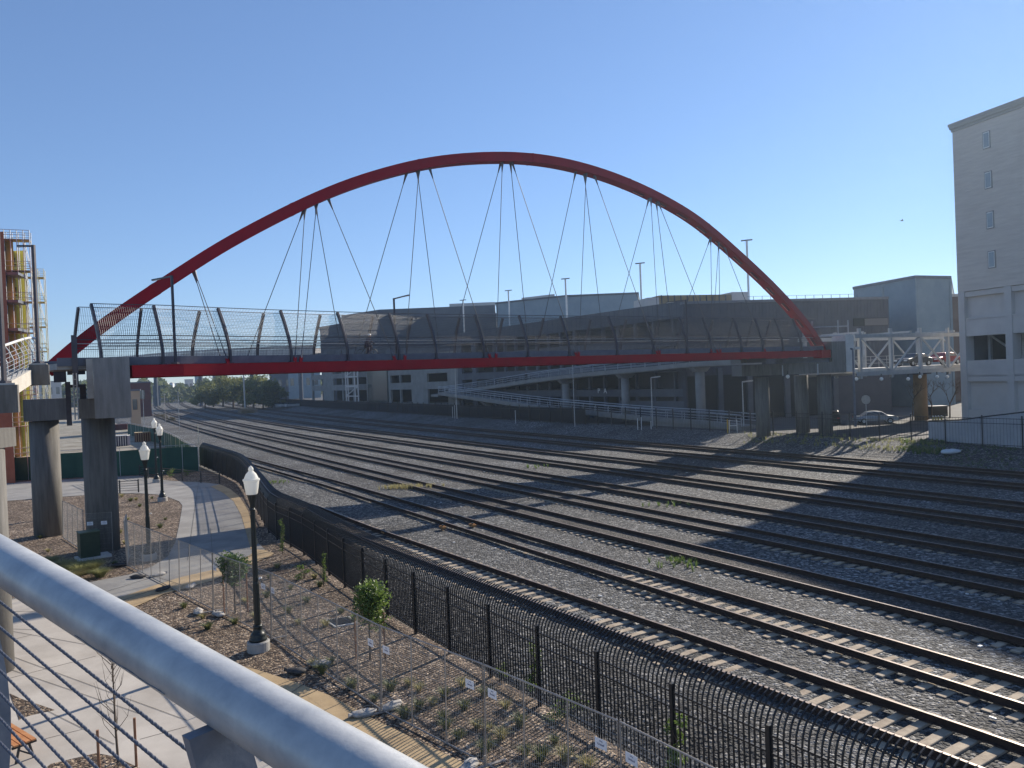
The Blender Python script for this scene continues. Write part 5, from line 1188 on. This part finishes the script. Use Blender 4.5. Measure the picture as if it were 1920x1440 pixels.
for _ in range(70): s = rr.uniform(5,80); n = rr.choice([17.2,21.8,26.2,30.8,36,41.5,47.5,53])+rr.uniform(-.6,.6); p = SN(s, n, .62); g.box(p, (rr.uniform(.05,.16), rr.uniform(.04,.1), .03), rr.uniform(0,3))
tag(g.build('litter', M_white), 'scattered pale scraps lying in the gravel between tracks', 'litter', kind='stuff')
# ================================================================ LEFT SIDE
# approach ramp of the footbridge, sweeping in from the left
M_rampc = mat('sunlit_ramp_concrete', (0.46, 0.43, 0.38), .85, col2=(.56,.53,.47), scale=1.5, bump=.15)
AR_pts = [V3((-13.0,5.0,7.2)), V3((-15.6,14.0,7.9)), V3((-17.6,22.0,8.6)), atY(-40, 745, 26.5), atY(18, 716, 29.5), atY(66, 690, 34.5), atY(84, 686, 37.5)]
ar = resample(smooth(AR_pts, 5), 1.0); arT = tangents(ar); arL = [Vector((-t.y, t.x, 0)) for t in arT]
arp = thing('approach_ramp', ar[20], 'pale concrete approach ramp curving up to the left end of the bridge', 'ramp')
g = MB(); g.ribbon(ar, arL, None, .35, .62, off=.17, zoff=-.31); g.build('edge_beam', M_rampc, arp)
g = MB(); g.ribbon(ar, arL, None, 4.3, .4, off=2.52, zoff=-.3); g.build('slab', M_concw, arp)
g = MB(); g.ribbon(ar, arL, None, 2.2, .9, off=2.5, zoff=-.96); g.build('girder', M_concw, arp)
for k in range(0, len(ar)-1):
    g = MB(); pts = [ar[k]+arL[k]*o+V3((0,0,z)) for o, z in ((.1,0),(-.02,.35),(-.02,.75),(.12,1.1),(.25,1.3))]
    for a, b in zip(pts, pts[1:]): g.bar(a, b, .03, .09, up=arT[k])
    g.build('baluster', M_steel, arp)
for z, o in ((.15,.08),(.3,-.01),(.45,-.03),(.6,-.03),(.75,-.02),(.9,.05),(1.05,.1)):
    g = MB(); g.tube([p+l*o+V3((0,0,z)) for p, l in zip(ar, arL)], .01, 4); g.build('cable', M_steel, arp)
g = MB(); g.tube([p+l*.27+V3((0,0,1.33)) for p, l in zip(ar, arL)], .055, 10); g.build('top_rail', M_white, arp)
# concrete pedestals carrying the lamp posts
for (u, v, Y, lab, hh, L_, ad) in [(8,722,25.0,'tall dark lamp post at the left edge, on a concrete pedestal of the ramp',6.4,1.0,(-1,.2)),(73,684,34.0,'dark lamp post with short arm beside the scaffolded building',5.2,0.75,(-1,.1))]:
    b = atY(u, v, Y); t = thing('ramp_pedestal', b, ['concrete lamp pedestal on the ramp edge at the left border','concrete lamp pedestal on the ramp edge near the pier'][u > 50], 'pedestal', 'lamp pedestals on the ramp'); g = MB(); g.box((b.x, b.y, b.z-.45), (.75,.6,.9), .5); g.build('block', M_concw, t); g = MB(); g.box((b.x, b.y, b.z+.03), (.62,.5,.06), .5); g.build('cap', M_rampc, t)
    bridge_lamp(V3((b.x, b.y, b.z+.06)), hh, Vector((ad[0], ad[1], 0)).normalized(), L_, lab)
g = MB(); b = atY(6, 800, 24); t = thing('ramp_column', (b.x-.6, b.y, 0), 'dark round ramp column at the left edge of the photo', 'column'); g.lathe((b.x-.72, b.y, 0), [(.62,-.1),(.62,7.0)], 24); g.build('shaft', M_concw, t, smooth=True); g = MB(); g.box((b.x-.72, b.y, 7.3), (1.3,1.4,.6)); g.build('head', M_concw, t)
# ---- scaffolded building
q0 = P2(-120, 600, 70); q1 = P2(3, 600, 76)
sb = thing('scaffolded_building', (q1[0], q1[1], 0), 'yellow and orange building under construction at the left edge', 'building'); M_yell = mat('yellow_sheathing', (.50,.46,.13), .8, col2=(.58,.54,.2), scale=.8); M_or = mat('orange_cladding', (.34,.075,.03), .7, col2=(.42,.11,.05), scale=1)
zt_ = atY(8, 437, 76).z
def ray_block(g, u0, u1, v0, Y, dep):
    a = atY(u0, v0, Y); b = atY(u1, v0, Y); z = (a.z+b.z)/2; a2 = a*(1+dep/Y); b2 = b*(1+dep/Y); g.prism([V3((a.x,a.y,0)), V3((b.x,b.y,0)), V3((b2.x,b2.y,0)), V3((a2.x,a2.y,0))], 0, z)
g = MB(); ray_block(g, -140, 7, 437, 76, 16); g.build('orange_wall', M_or, sb)
ys = []
for (u0, u1, v0, Y, d_) in [(7.2,24,447,80,14),(24.2,46,470,84,10)]: 
    p = P2(u0, 600, Y); g = MB(); ray_block(g, u0, u1, v0, Y, d_); g.build('yellow_wall', M_yell, sb); ys.append((p, u0, u1, v0))
for v in (447, 500, 545, 590, 640):
    g = MB(); rect_on(g, 10, 16, v+14, v+34, ys[0][0], (1,.3), .3, .12); w = g.build('window', M_deckfascia, sb); g = MB(); rect_on(g, 11, 15, v+16, v+32, ys[0][0], (1,.3), .3, .16); g.build('pane', M_glass, w)
for v in (470, 525, 580, 635):
    g = MB(); rect_on(g, 27, 33, v+12, v+32, ys[1][0], (1,.3), .3, .12); w = g.build('window', M_cream, sb); g = MB(); rect_on(g, 28, 32, v+14, v+30, ys[1][0], (1,.3), .3, .16); g.build('pane', M_glass, w)
for v in (510, 562, 615): g = MB(); rect_on(g, 8, 34, v, v+5, P2(8,600,77.5), (1,.3), 3); g.build('balcony', M_deckfascia, sb)
M_plank = mat('scaffold_plank', (.34,.27,.19), .9)
def scaffold(u0, u1, vt, P, d, lab, nbx, dep, levels):
    a = onplane(u0, 600, P, d); b = onplane(u1, 600, P, d); n = nperp(d); n = n if n.y > 0 else -n; zt = onplane((u0+u1)/2, vt, P, d).z; a.z = b.z = 0
    t = thing('scaffolding', a, lab, 'scaffolding', 'scaffolding towers on the left building'); H_ = zt; lv = levels
    for j in (0, 1):
        for i in range(nbx+1): g = MB(); c = a.lerp(b, i/nbx)+n*dep*j; g.tube([c, c+V3((0,0,H_))], .05, 5); g.build('standard', M_steel, t)
    for k in range(1, lv+1):
        z = H_*k/lv-1.0; g = MB(); g.prism([a, b, b+n*dep, a+n*dep], z, z+.08); g.build('platform', M_plank, t)
        g = MB()
        for j in (0, 1):
            for dz in (.5, 1.0): g.tube([a+n*dep*j+V3((0,0,z+dz)), b+n*dep*j+V3((0,0,z+dz))], .03, 4)
            if k == lv: continue
            g.tube([a+n*dep*j+V3((0,0,z)), a.lerp(b, 1/nbx)+n*dep*j+V3((0,0,z+H_/lv))], .03, 4); g.tube([a.lerp(b, (nbx-1)/nbx)+n*dep*j+V3((0,0,z+H_/lv)), b+n*dep*j+V3((0,0,z))], .03, 4)
        g.build('guard_tubes', M_steel, t)
scaffold(2, 62, 431, P2(62,600,80), (1,.5), 'taller scaffolding wrapped around the yellow and orange building', 5, 1.6, 8)
scaffold(40, 86, 504, P2(86,600,92), (1,.5), 'lower scaffolding tower stepping right of the taller one', 4, 1.8, 8)
# ---- green screened construction fence
M_green = mat('green_screen_cloth', (.012,.06,.04), .85, col2=(.022,.085,.055), scale=.7, coord='World', bump=.3, bscale=2)
def screen(px, lab, zh):
    P = [G(u, v, 0) for u, v in px]; P = resample(P, 1.5); t = thing('screened_fence', P[0], lab, 'construction fence', 'green screened construction fences'); g = MB(); rr = random.Random(4)
    tops = [zh+rr.uniform(-.06,.06) for _ in P]; T = tangents(P)
    w = [Vector((-T[i].y, T[i].x, 0))*.05*sin(i*1.7) for i in range(len(P))]
    for i in range(len(P)-1): a, b = P[i]+w[i], P[i+1]+w[i+1]; g.quad(a, b, b+V3((0,0,tops[i+1])), a+V3((0,0,tops[i])))
    g.build('green_screen', M_green, t); g = MB()
    g.tube([p+V3((0,0,zh+.25)) for p in P], .025, 5); g.build('top_rail', M_steel, t)
    for p in P[::2]: g = MB(); g.tube([p, p+V3((0,0,zh+.3))], .03, 6); g.build('post', M_steel, t)
screen([(-60,905),(0,902),(60,900),(110,898)], 'green screened fence behind the left column', 2.4)
screen([(112,898),(150,895),(215,893),(300,889),(373,884)], 'green screened fence between the pier columns and the tracks', 2.6)
screen([(373,884),(330,850),(300,832),(240,815)], 'green screened fence running away along the tracks', 2.2)
# tall thin bare poles
for i, (u, vt, vb) in enumerate([(246,720,810),(271,733,812),(288,742,800),(311,738,803),(337,735,812),(373,796,842)]):
    b = G(u, vb, 0); h = (vb-vt)/F_PX*b.y; t = thing('thin_pole', b, ['thin grey pole nearest the pier block','thin grey pole second from the pier block','thin grey pole between the two far lamps','thin grey pole left of the tall one beside the tracks','tallest thin grey pole beside the tracks','short grey fence corner pole at the track edge'][i], 'pole', 'thin grey poles by the tracks'); g = MB(); g.tube([b, b+V3((0,0,h))], .05, 6); g.build('pole', M_steel, t); g = MB(); g.tube([b+V3((0,0,h)), b+V3((0,0,h+.08))], .07, 6); g.build('cap', M_steel, t)
# construction yard items
def crate(u, v, L, Wd, Hh, rz, m_, nm, lab, cat, extra=None):
    p = G(u, v, 0); t = thing(nm, p, lab, cat); g = MB(); g.box((p.x, p.y, Hh/2), (L, Wd, Hh), rz); g.build('body', m_, t)
    g = MB()
    for k in range(int(L/.35)): x = -L/2+.17+.35*k; g.box((p.x+x*cos(rz)+Wd/2*sin(rz), p.y+x*sin(rz)-Wd/2*cos(rz), Hh/2), (.08,.08,Hh-.1), rz)
    g.box((p.x, p.y, Hh+.04), (L+.06, Wd+.06, .08), rz); g.build('frame', extra or m_, t)
M_cont = mat('orange_container_paint', (.40,.085,.03), .6, col2=(.30,.06,.03), scale=1.2)
crate(28, 824, 8.5, 2.6, 3.0, .1, M_cont, 'shipping_container', 'orange shipping container behind the left column', 'container')
crate(18, 846, 1.8, 1.6, 1.3, .2, mat('teal_box', (.03,.07,.075), .5), 'site_hut', 'small dark green box with pale roof before the orange container', 'site box', M_white)
crate(228, 836, 2.2, 1.3, 1.6, .15, mat('navy_box', (.02,.025,.06), .5), 'navy_tank', 'navy blue bin with white barrel tops in the yard', 'bin', M_white)
crate(275, 827, 3.6, 2.2, 1.5, .5, mat('rust_brown', (.10,.03,.015), .8), 'timber_stack', 'brown crate with sunlit tan edges behind the lamps', 'crate', M_tan)
crate(225, 806, 3.5, 1.6, 1.2, .2, mat('dark_red_gear', (.07,.012,.012), .7), 'red_machine', 'dark red machinery piled in the yard behind the column', 'machinery')
crate(130, 794, 2.0, 1.2, .5, .4, M_concl, 'white_pallet', 'white pallet on the sunlit bare lot between the columns', 'pallet')
p = G(104, 808, 0); t = thing('traffic_cone', p, 'leaning orange board beside the left column on the bare lot', 'board'); g = MB(); g.hexa([p+V3((-.3,0,0)), p+V3((.3,0,0)), p+V3((.3,.3,0)), p+V3((-.3,.3,0))], [p+V3((-.35,0,1.3)), p+V3((-.2,0,1.3)), p+V3((-.2,.1,1.3)), p+V3((-.35,.1,1.3))]); g.build('board', M_cont, t)
# ---- far viaduct
vd = thing('viaduct', atY(450, 665, 330), 'distant grey elevated freeway seen through the bridge fence', 'viaduct'); pts = [atY(u, v, Y) for u, v, Y in [(120,683,420),(245,677,390),(330,670,365),(420,665,345),(520,661,330),(600,659,325)]]
vp = smooth(pts, 4); vt = tangents(vp); vl = [Vector((-t.y, t.x, 0)) for t in vt]
g = MB(); g.ribbon(vp, vl, None, 9, 2.6); g.build('deck', M_cream, vd); g = MB(); g.ribbon(vp, vl, None, .4, 1.0, off=-4.4, zoff=1.9); g.build('parapet', M_cream, vd)
for p in vp[2::4]: g = MB(); g.lathe((p.x, p.y, 0), [(.9,0),(.9,p.z-1.3)], 10); g.build('pier', M_slate, vd)
# ---- distant trees along the right side of the tracks
def tree(x, y, z0, h, w, seed, lab, m_, n=900, leaf=.8, grp='trees beyond the tracks'):
    rr = random.Random(seed); t = thing('broadleaf_tree', (x, y, z0), lab, 'tree', grp); g = MB(); g.tube([(x,y,z0),(x+.2,y,z0+h*.55)], [h*.03,h*.012], 6)
    for k in range(5): a = rr.uniform(0,6.28); g.tube([(x,y,z0+h*.35), (x+w*.5*cos(a), y+w*.5*sin(a), z0+h*.7)], [h*.014,h*.004], 4)
    g.build('trunk', M_bark, t); g = MB()
    for k in range(14):
        a = rr.uniform(0,6.28); q = w*.62*sqrt(rr.random()); leaves(g, (x+q*cos(a), y+q*sin(a), z0+h*rr.uniform(.2,.85)), w*.36, w*.36, h*.17, n//14, leaf, rr, .3)
    g.build('crown', m_, t)
M_ft = mat('far_foliage', (.09,.11,.035), .8, col2=(.19,.20,.07), scale=.35, coord='World', trans=.3); M_ft2 = mat('far_foliage_dark', (.05,.07,.035), .8, col2=(.10,.12,.05), scale=.3, coord='World', trans=.3)
TRL = [(383,300,9,8,0),(399,310,11,10,1),(417,300,12,11,0),(436,290,12.5,11,1),(455,285,13,12,0),(474,275,12,11,1),(492,268,10.5,9,0),(508,262,8,7,1)]
for i, (u, Y, h, w, k) in enumerate(TRL):
    p = atY(u, 730, Y); tree(p.x, p.y, 1.0, h, w, 60+i, ['yellow green tree in the far row beyond the tracks','dark green tree in the far row beyond the tracks'][k], (M_ft, M_ft2)[k], 2600, 1.0)
p = atY(463, 748, 215); g = MB(); rr = random.Random(8); t = thing('pampas_grass', (p.x, p.y, 1.2), 'pale feathery pampas grass by the far fence', 'pampas grass')
for _ in range(500): tuft(1.6, 2.2, 3, rr, g, (p.x+rr.gauss(0,1.0), p.y+rr.gauss(0,.6), 1.2))
g.build('plumes', mat('pampas_plume', (.35,.26,.17), .9, trans=.3), t); g = MB()
for _ in range(60): tuft(1.8, 1.0, 6, rr, g, (p.x+rr.gauss(0,1.2), p.y+rr.gauss(0,.6), 1.2))
g.build('leaves', M_leafd, t)
p = atY(458, 735, 220); t = thing('utility_pole', (p.x, p.y, 1.2), 'pale wooden pole in front of the far trees', 'pole'); g = MB(); g.tube([(p.x,p.y,1.0),(p.x,p.y,15)], .22, 8); g.build('pole', M_cream, t); g = MB(); g.bar((p.x-1.2,p.y,14.2),(p.x+1.2,p.y,14.2),.18,.18); g.build('crossarm', M_cream, t)
# shrubs by the tracks at left
for i, (u, v, h, w) in enumerate([(305,790,3.0,3.2),(322,795,2.2,2.4),(262,780,2.0,3.5),(280,765,3.0,4.0)]):
    p = G(u, v, 0); rr = random.Random(200+i); t = thing('scrub_bush', p, ['brown bush above the green fence by the tracks','smaller brown bush right beside the bigger one','low scrub bush by the white line of the yard','pale scrub bush at the bend of the tracks'][i], 'bush', 'scrub bushes by the tracks at left'); g = MB(); g.tube([p, p+V3((0,0,h*.6))], .06, 5); g.build('stem', M_bark, t); g = MB()
    for k in range(7): leaves(g, (p.x+rr.uniform(-w,w)*.35, p.y+rr.uniform(-w,w)*.35, h*rr.uniform(.25,.7)), w*.35, w*.35, h*.25, 110, .22, rr, .2)
    g.build('foliage', M_dry if i == 3 else mat('brown_foliage', (.05,.045,.025), .8, col2=(.10,.085,.045), scale=1, trans=.2), t)
# ---- distant town
def far_box(u0, u1, v0, Y, dep, m_, nm, lab, cat='building', grp='distant buildings'):
    a = atY(u0, v0, Y); b = atY(u1, v0, Y); zt = (a.z+b.z)/2; t = thing(nm, (a.x, a.y, 0), lab, cat, grp); g = MB(); a2 = a*(1+dep/Y); b2 = b*(1+dep/Y); g.prism([V3((a.x,a.y,0)), V3((b.x,b.y,0)), V3((b2.x,b2.y,0)), V3((a2.x,a2.y,0))], 0, zt); g.build('walls', m_, t)
    g = MB(); w = (b.x-a.x); g.prism([V3((a.x-.2,a.y-.2,0)), V3((b.x+.2,b.y-.2,0)), V3((b2.x+.2,b2.y,0)), V3((a2.x-.2,a2.y,0))], zt+.01, zt+.35); g.build('roof', M_deckfascia, t)
    g = MB()
    nf = max(1, int(w/3.5))
    for k in range(nf): x = a.x+w*(k+.25)/nf; g.prism([V3((x,a.y-.08,0)), V3((x+w/nf*.45,a.y-.08,0)), V3((x+w/nf*.45,a.y+.1,0)), V3((x,a.y+.1,0))], zt*.55, zt*.8)
    g.build('window_row', M_glass, t)
M_bred = mat('dull_red_wall', (.10,.025,.025), .8, col2=(.14,.04,.035), scale=.4)
far_box(243, 282, 718, 240, 14, M_bred, 'red_shed', 'dull red building beside the far left tracks')
far_box(243, 262, 733, 160, 6, mat('peach_wall', (.5,.34,.22), .8), 'peach_wall', 'small peach coloured block right beside the pier block')
far_box(286, 300, 724, 400, 15, M_slate, 'grey_house', 'grey building near the vanishing point of the tracks')
far_box(328, 338, 719, 620, 14, M_cream, 'pale_tower', 'pale block right of the two silos')
for i, u in enumerate((312, 322)):
    a = atY(u, 719, 560); t = thing('silo', (a.x, a.y, 0), ['left one of two pale silos far along the tracks','right one of two pale silos far along the tracks'][i], 'silo', 'pale silos far along the tracks'); g = MB(); g.lathe((a.x,a.y,0), [(1.5,0),(1.5,a.z)], 12); g.build('drum', M_white, t, smooth=True); g = MB(); g.lathe((a.x,a.y,a.z+.01), [(1.55,0),(1.0,.6),(.1,.9)], 12); g.build('cap', M_cream, t)
for i, (u0, u1, v0, Y) in enumerate([(120,180,724,500),(185,240,716,520),(346,362,712,640),(365,380,706,700),(398,425,699,760),(505,545,702,420),(540,600,698,400),(60,115,716,430)]):
    far_box(u0, u1, v0, Y, 30, [M_slate, M_cream, M_cream, M_blue, M_slate, M_slate, M_blue, M_cream][i], 'distant_building', ['grey block behind the pier bearings','pale block behind the square pier block','pale building left of the far trees','blue building above the vanishing tracks','slate building showing over the far trees','slate wall right of the far trees','blue wall left of the parking garage','pale building behind the left columns'][i])
# far tree belts (mass)
g = MB(); rr = random.Random(12)
for _ in range(9000):
    u = rr.uniform(-100, 620); Y = rr.uniform(470, 600); p = atY(u, 740, Y); h = 13+2.5*sin(u*.05)+2*sin(u*.17); z = h*rr.random()**.7
    L = 3.2; d = Vector((rr.gauss(0,1), rr.gauss(0,1), rr.gauss(0,1))).normalized(); e = d.cross(Vector((rr.gauss(0,1), rr.gauss(0,1), rr.gauss(0,1)))).normalized(); c = V3((p.x, p.y, z)); g.add([c-d*L*.5, c+e*L*.4, c+d*L*.5, c-e*L*.4], [(0,1,2,3)])
tag(g.build('far_woods', M_ft2), 'dark belt of woods on the horizon beyond the tracks', 'woods', kind='stuff')
# parked vehicles far right of trees
def mini_car(c, rz, lab, m_):
    t = thing('distant_car', c, lab, 'car', 'cars parked beyond the far fence'); g = MB(); g.box((c[0], c[1], c[2]+.55), (4.4,1.8,.7), rz); g.build('body', m_, t); g = MB(); g.box((c[0], c[1], c[2]+1.15), (2.4,1.6,.5), rz); g.build('cabin', M_glass, t)
for i, u in enumerate((517, 528, 537, 547)): p = atY(u, 743, 262-3*i); mini_car((p.x, p.y, 1.4), .6, ['pale car parked beside the far trees, leftmost of its row','pale car second in the far row','pale car third in the far row','pale car parked nearest the garage wall'][i], M_trs)
# ================================================================ PEOPLE, BIRD
def skin_person(joints, edges, lab, name='person', loc=(0,0,0), rz=0, mats=None, parts=None):
    pass
M_skin = mat('skin', (.45,.28,.20), .6); M_cl = mat('mauve_clothes', (.04,.025,.045), .8, col2=(.07,.045,.07), scale=6); M_dark = mat('dark_clothes', (.015,.016,.022), .8); M_helm = mat('white_helmet', (.75,.76,.76), .3)
def body_mesh(J, E, R, mt, nm, parent):
    me = bpy.data.meshes.new(nm); me.from_pydata([tuple(j) for j in J], E, []); o = bpy.data.objects.new(nm, me); SC.collection.objects.link(o)
    sk = o.modifiers.new('s', 'SKIN'); sk.use_smooth_shade = True
    for i, v in enumerate(me.skin_vertices[0].data): v.radius = (R[i], R[i]); v.use_root = (i == 0)
    sb_ = o.modifiers.new('b', 'SUBSURF'); sb_.levels = 1; sb_.render_levels = 1
    bpy.context.view_layer.update(); dg = bpy.context.evaluated_depsgraph_get(); m2 = bpy.data.meshes.new_from_object(o.evaluated_get(dg)); bpy.data.objects.remove(o)
    m2.materials.clear(); m2.materials.append(mt); q = bpy.data.objects.new(nm, m2); SC.collection.objects.link(q); q.parent = parent; return q
def person(loc, rz, lab, J, R, E, top, legs, headc, helmet=None):
    t = thing('person', (0,0,0), lab, 'person'); body_mesh(J, E, R, top, 'body', t)
    hx, hy, hz = headc; g = MB(); g.lathe((hx, hy, hz), [(.03,-.13),(.075,-.08),(.09,0),(.085,.06),(.05,.11),(.01,.125)], 14)
    g.lathe((hx+.09, hy, hz-.01), [(.008,-.03),(.02,-.015),(.008,.03)], 6)
    for s_ in (-1, 1): g.lathe((hx, hy+s_*.088, hz-.01), [(.01,-.03),(.02,0),(.01,.03)], 6)
    g.build('head', M_skin, t, smooth=True)
    g = MB(); g.lathe((hx-.01, hy, hz+.02), [(.1,0),(.105,.04),(.08,.11),(.02,.14)], 14); g.build('helmet' if helmet else 'hair', helmet or M_dark, t, smooth=True)
    t.location = loc; t.rotation_euler = (0,0,rz); return t
# cyclist on the deck (local +x = riding direction)
J = [(-.12,0,.93),(-.02,0,1.15),(.12,0,1.38),(.17,0,1.47),(.14,.17,1.36),(.30,.22,1.12),(.50,.20,1.02),(.14,-.17,1.36),(.30,-.22,1.12),(.50,-.20,1.02),(-.10,.10,.90),(.22,.11,.78),(.10,.11,.38),(.20,.11,.33),(-.10,-.10,.90),(.26,-.11,.95),(.20,-.11,.56),(.30,-.11,.52)]
E_ = [(0,1),(1,2),(2,3),(2,4),(4,5),(5,6),(2,7),(7,8),(8,9),(0,10),(10,11),(11,12),(12,13),(0,14),(14,15),(15,16),(16,17)]
R_ = [.15,.14,.14,.06,.07,.045,.03,.07,.045,.03,.10,.075,.05,.04,.10,.075,.05,.04]
pc, ic = at_u(Nedge, 722); cyc_loc = pc+LAT[ic]*2.2+V3((0,0,.18)); rz_c = math.atan2(Ned_T[ic].y, Ned_T[ic].x)
person(cyc_loc, rz_c, 'cyclist in mauve top and pale helmet riding across the bridge', J, R_, E_, M_cl, None, (.23,0,1.60), M_helm)
t = thing('bicycle', (0,0,0), 'dark bicycle ridden across the red bridge', 'bicycle')
for x in (-.52, .52):
    g = MB(); g.tube([(x+.33*cos(a), 0, .34+.33*sin(a)) for a in [2*pi*k/20 for k in range(21)]], .018, 6, cap=False); w = g.build('wheel', M_black, t)
    g = MB()
    for k in range(10): a = 2*pi*k/10; g.tube([(x,0,.34),(x+.32*cos(a),0,.34+.32*sin(a))], .003, 3)
    g.build('spokes', M_steel, w)
g = MB()
for a, b in [((-.52,0,.34),(-.05,0,.30)),((-.52,0,.34),(-.18,0,.80)),((-.05,0,.30),(-.20,0,.88)),((-.18,0,.80),(.36,0,.85)),((-.05,0,.30),(.38,0,.78)),((.52,0,.34),(.36,0,.95))]: g.tube([a, b], .018, 6)
g.build('frame', M_black, t); g = MB(); g.tube([(.36,0,.95),(.48,0,1.02)], .015, 6); g.tube([(.48,-.25,1.02),(.48,.25,1.02)], .015, 6); g.build('handlebar', M_black, t); g = MB(); g.bar((-.32,0,.90),(-.08,0,.91),.13,.05); g.build('saddle', M_black, t)
t.location = cyc_loc; t.rotation_euler = (0,0,rz_c)
# walker on the upper ramp
J2 = [(0,0,.92),(0,0,1.15),(0,0,1.38),(0,0,1.48),(0,.18,1.36),(.04,.24,1.08),(.12,.22,.85),(0,-.18,1.36),(-.04,-.24,1.08),(.06,-.22,.85),(0,.09,.88),(.12,.10,.48),(.05,.10,.06),(.16,.10,.03),(0,-.09,.88),(-.04,-.10,.48),(-.20,-.10,.10),(-.10,-.10,.04)]
R2 = [.14,.13,.14,.055,.065,.045,.03,.065,.045,.03,.09,.065,.045,.035,.09,.065,.045,.035]
i = min(range(len(Cu)), key=lambda i: abs(proj(Cu[i])[0]-970)); person(Cu[i]+Lu[i]*1.3+V3((0,0,0)), 2.0, 'person in dark clothes walking on the upper ramp', J2, R2, E_, M_dark, None, (.01,0,1.62))
# bird
c = atY(1691, 414, 105); t = thing('bird', c, 'small dark bird gliding in the sky left of the beige tower', 'bird'); g = MB(); g.tube([c+V3((-.22,0,.02)), c+V3((-.1,0,0)), c+V3((.05,0,0)), c+V3((.2,0,.02)), c+V3((.26,0,.02))], [.01,.05,.06,.035,.01], 8); g.build('body', M_dark, t, smooth=True)
for s_ in (-1, 1): g = MB(); g.add([c+V3((.1,0,.03)), c+V3((-.08,0,.03)), c+V3((-.18,s_*.35-.1,.16)), c+V3((-.05,s_*.4,.18)), c+V3((-.25,s_*.62,.10))], [(0,1,2,3),(3,2,4)]); g.build('wing', M_dark, t)
# ================================================================ HAZE
hz = MB(); hz.prism([(-900,-120),(900,-120),(900,900),(-900,900)], -1.0, 42.0)
mh = bpy.data.materials.new('haze'); mh.use_nodes = True; nt_ = mh.node_tree; nt_.nodes.clear(); pv = nt_.nodes.new('ShaderNodeVolumePrincipled'); pv.inputs['Color'].default_value = (.62,.80,1,1); pv.inputs['Density'].default_value = 0.0003; pv.inputs['Anisotropy'].default_value = 0.65
oo = nt_.nodes.new('ShaderNodeOutputMaterial'); nt_.links.new(pv.outputs[0], oo.inputs['Volume'])
USE_HAZE = True
if USE_HAZE: tag(hz.build('haze', mh), kind='stuff')
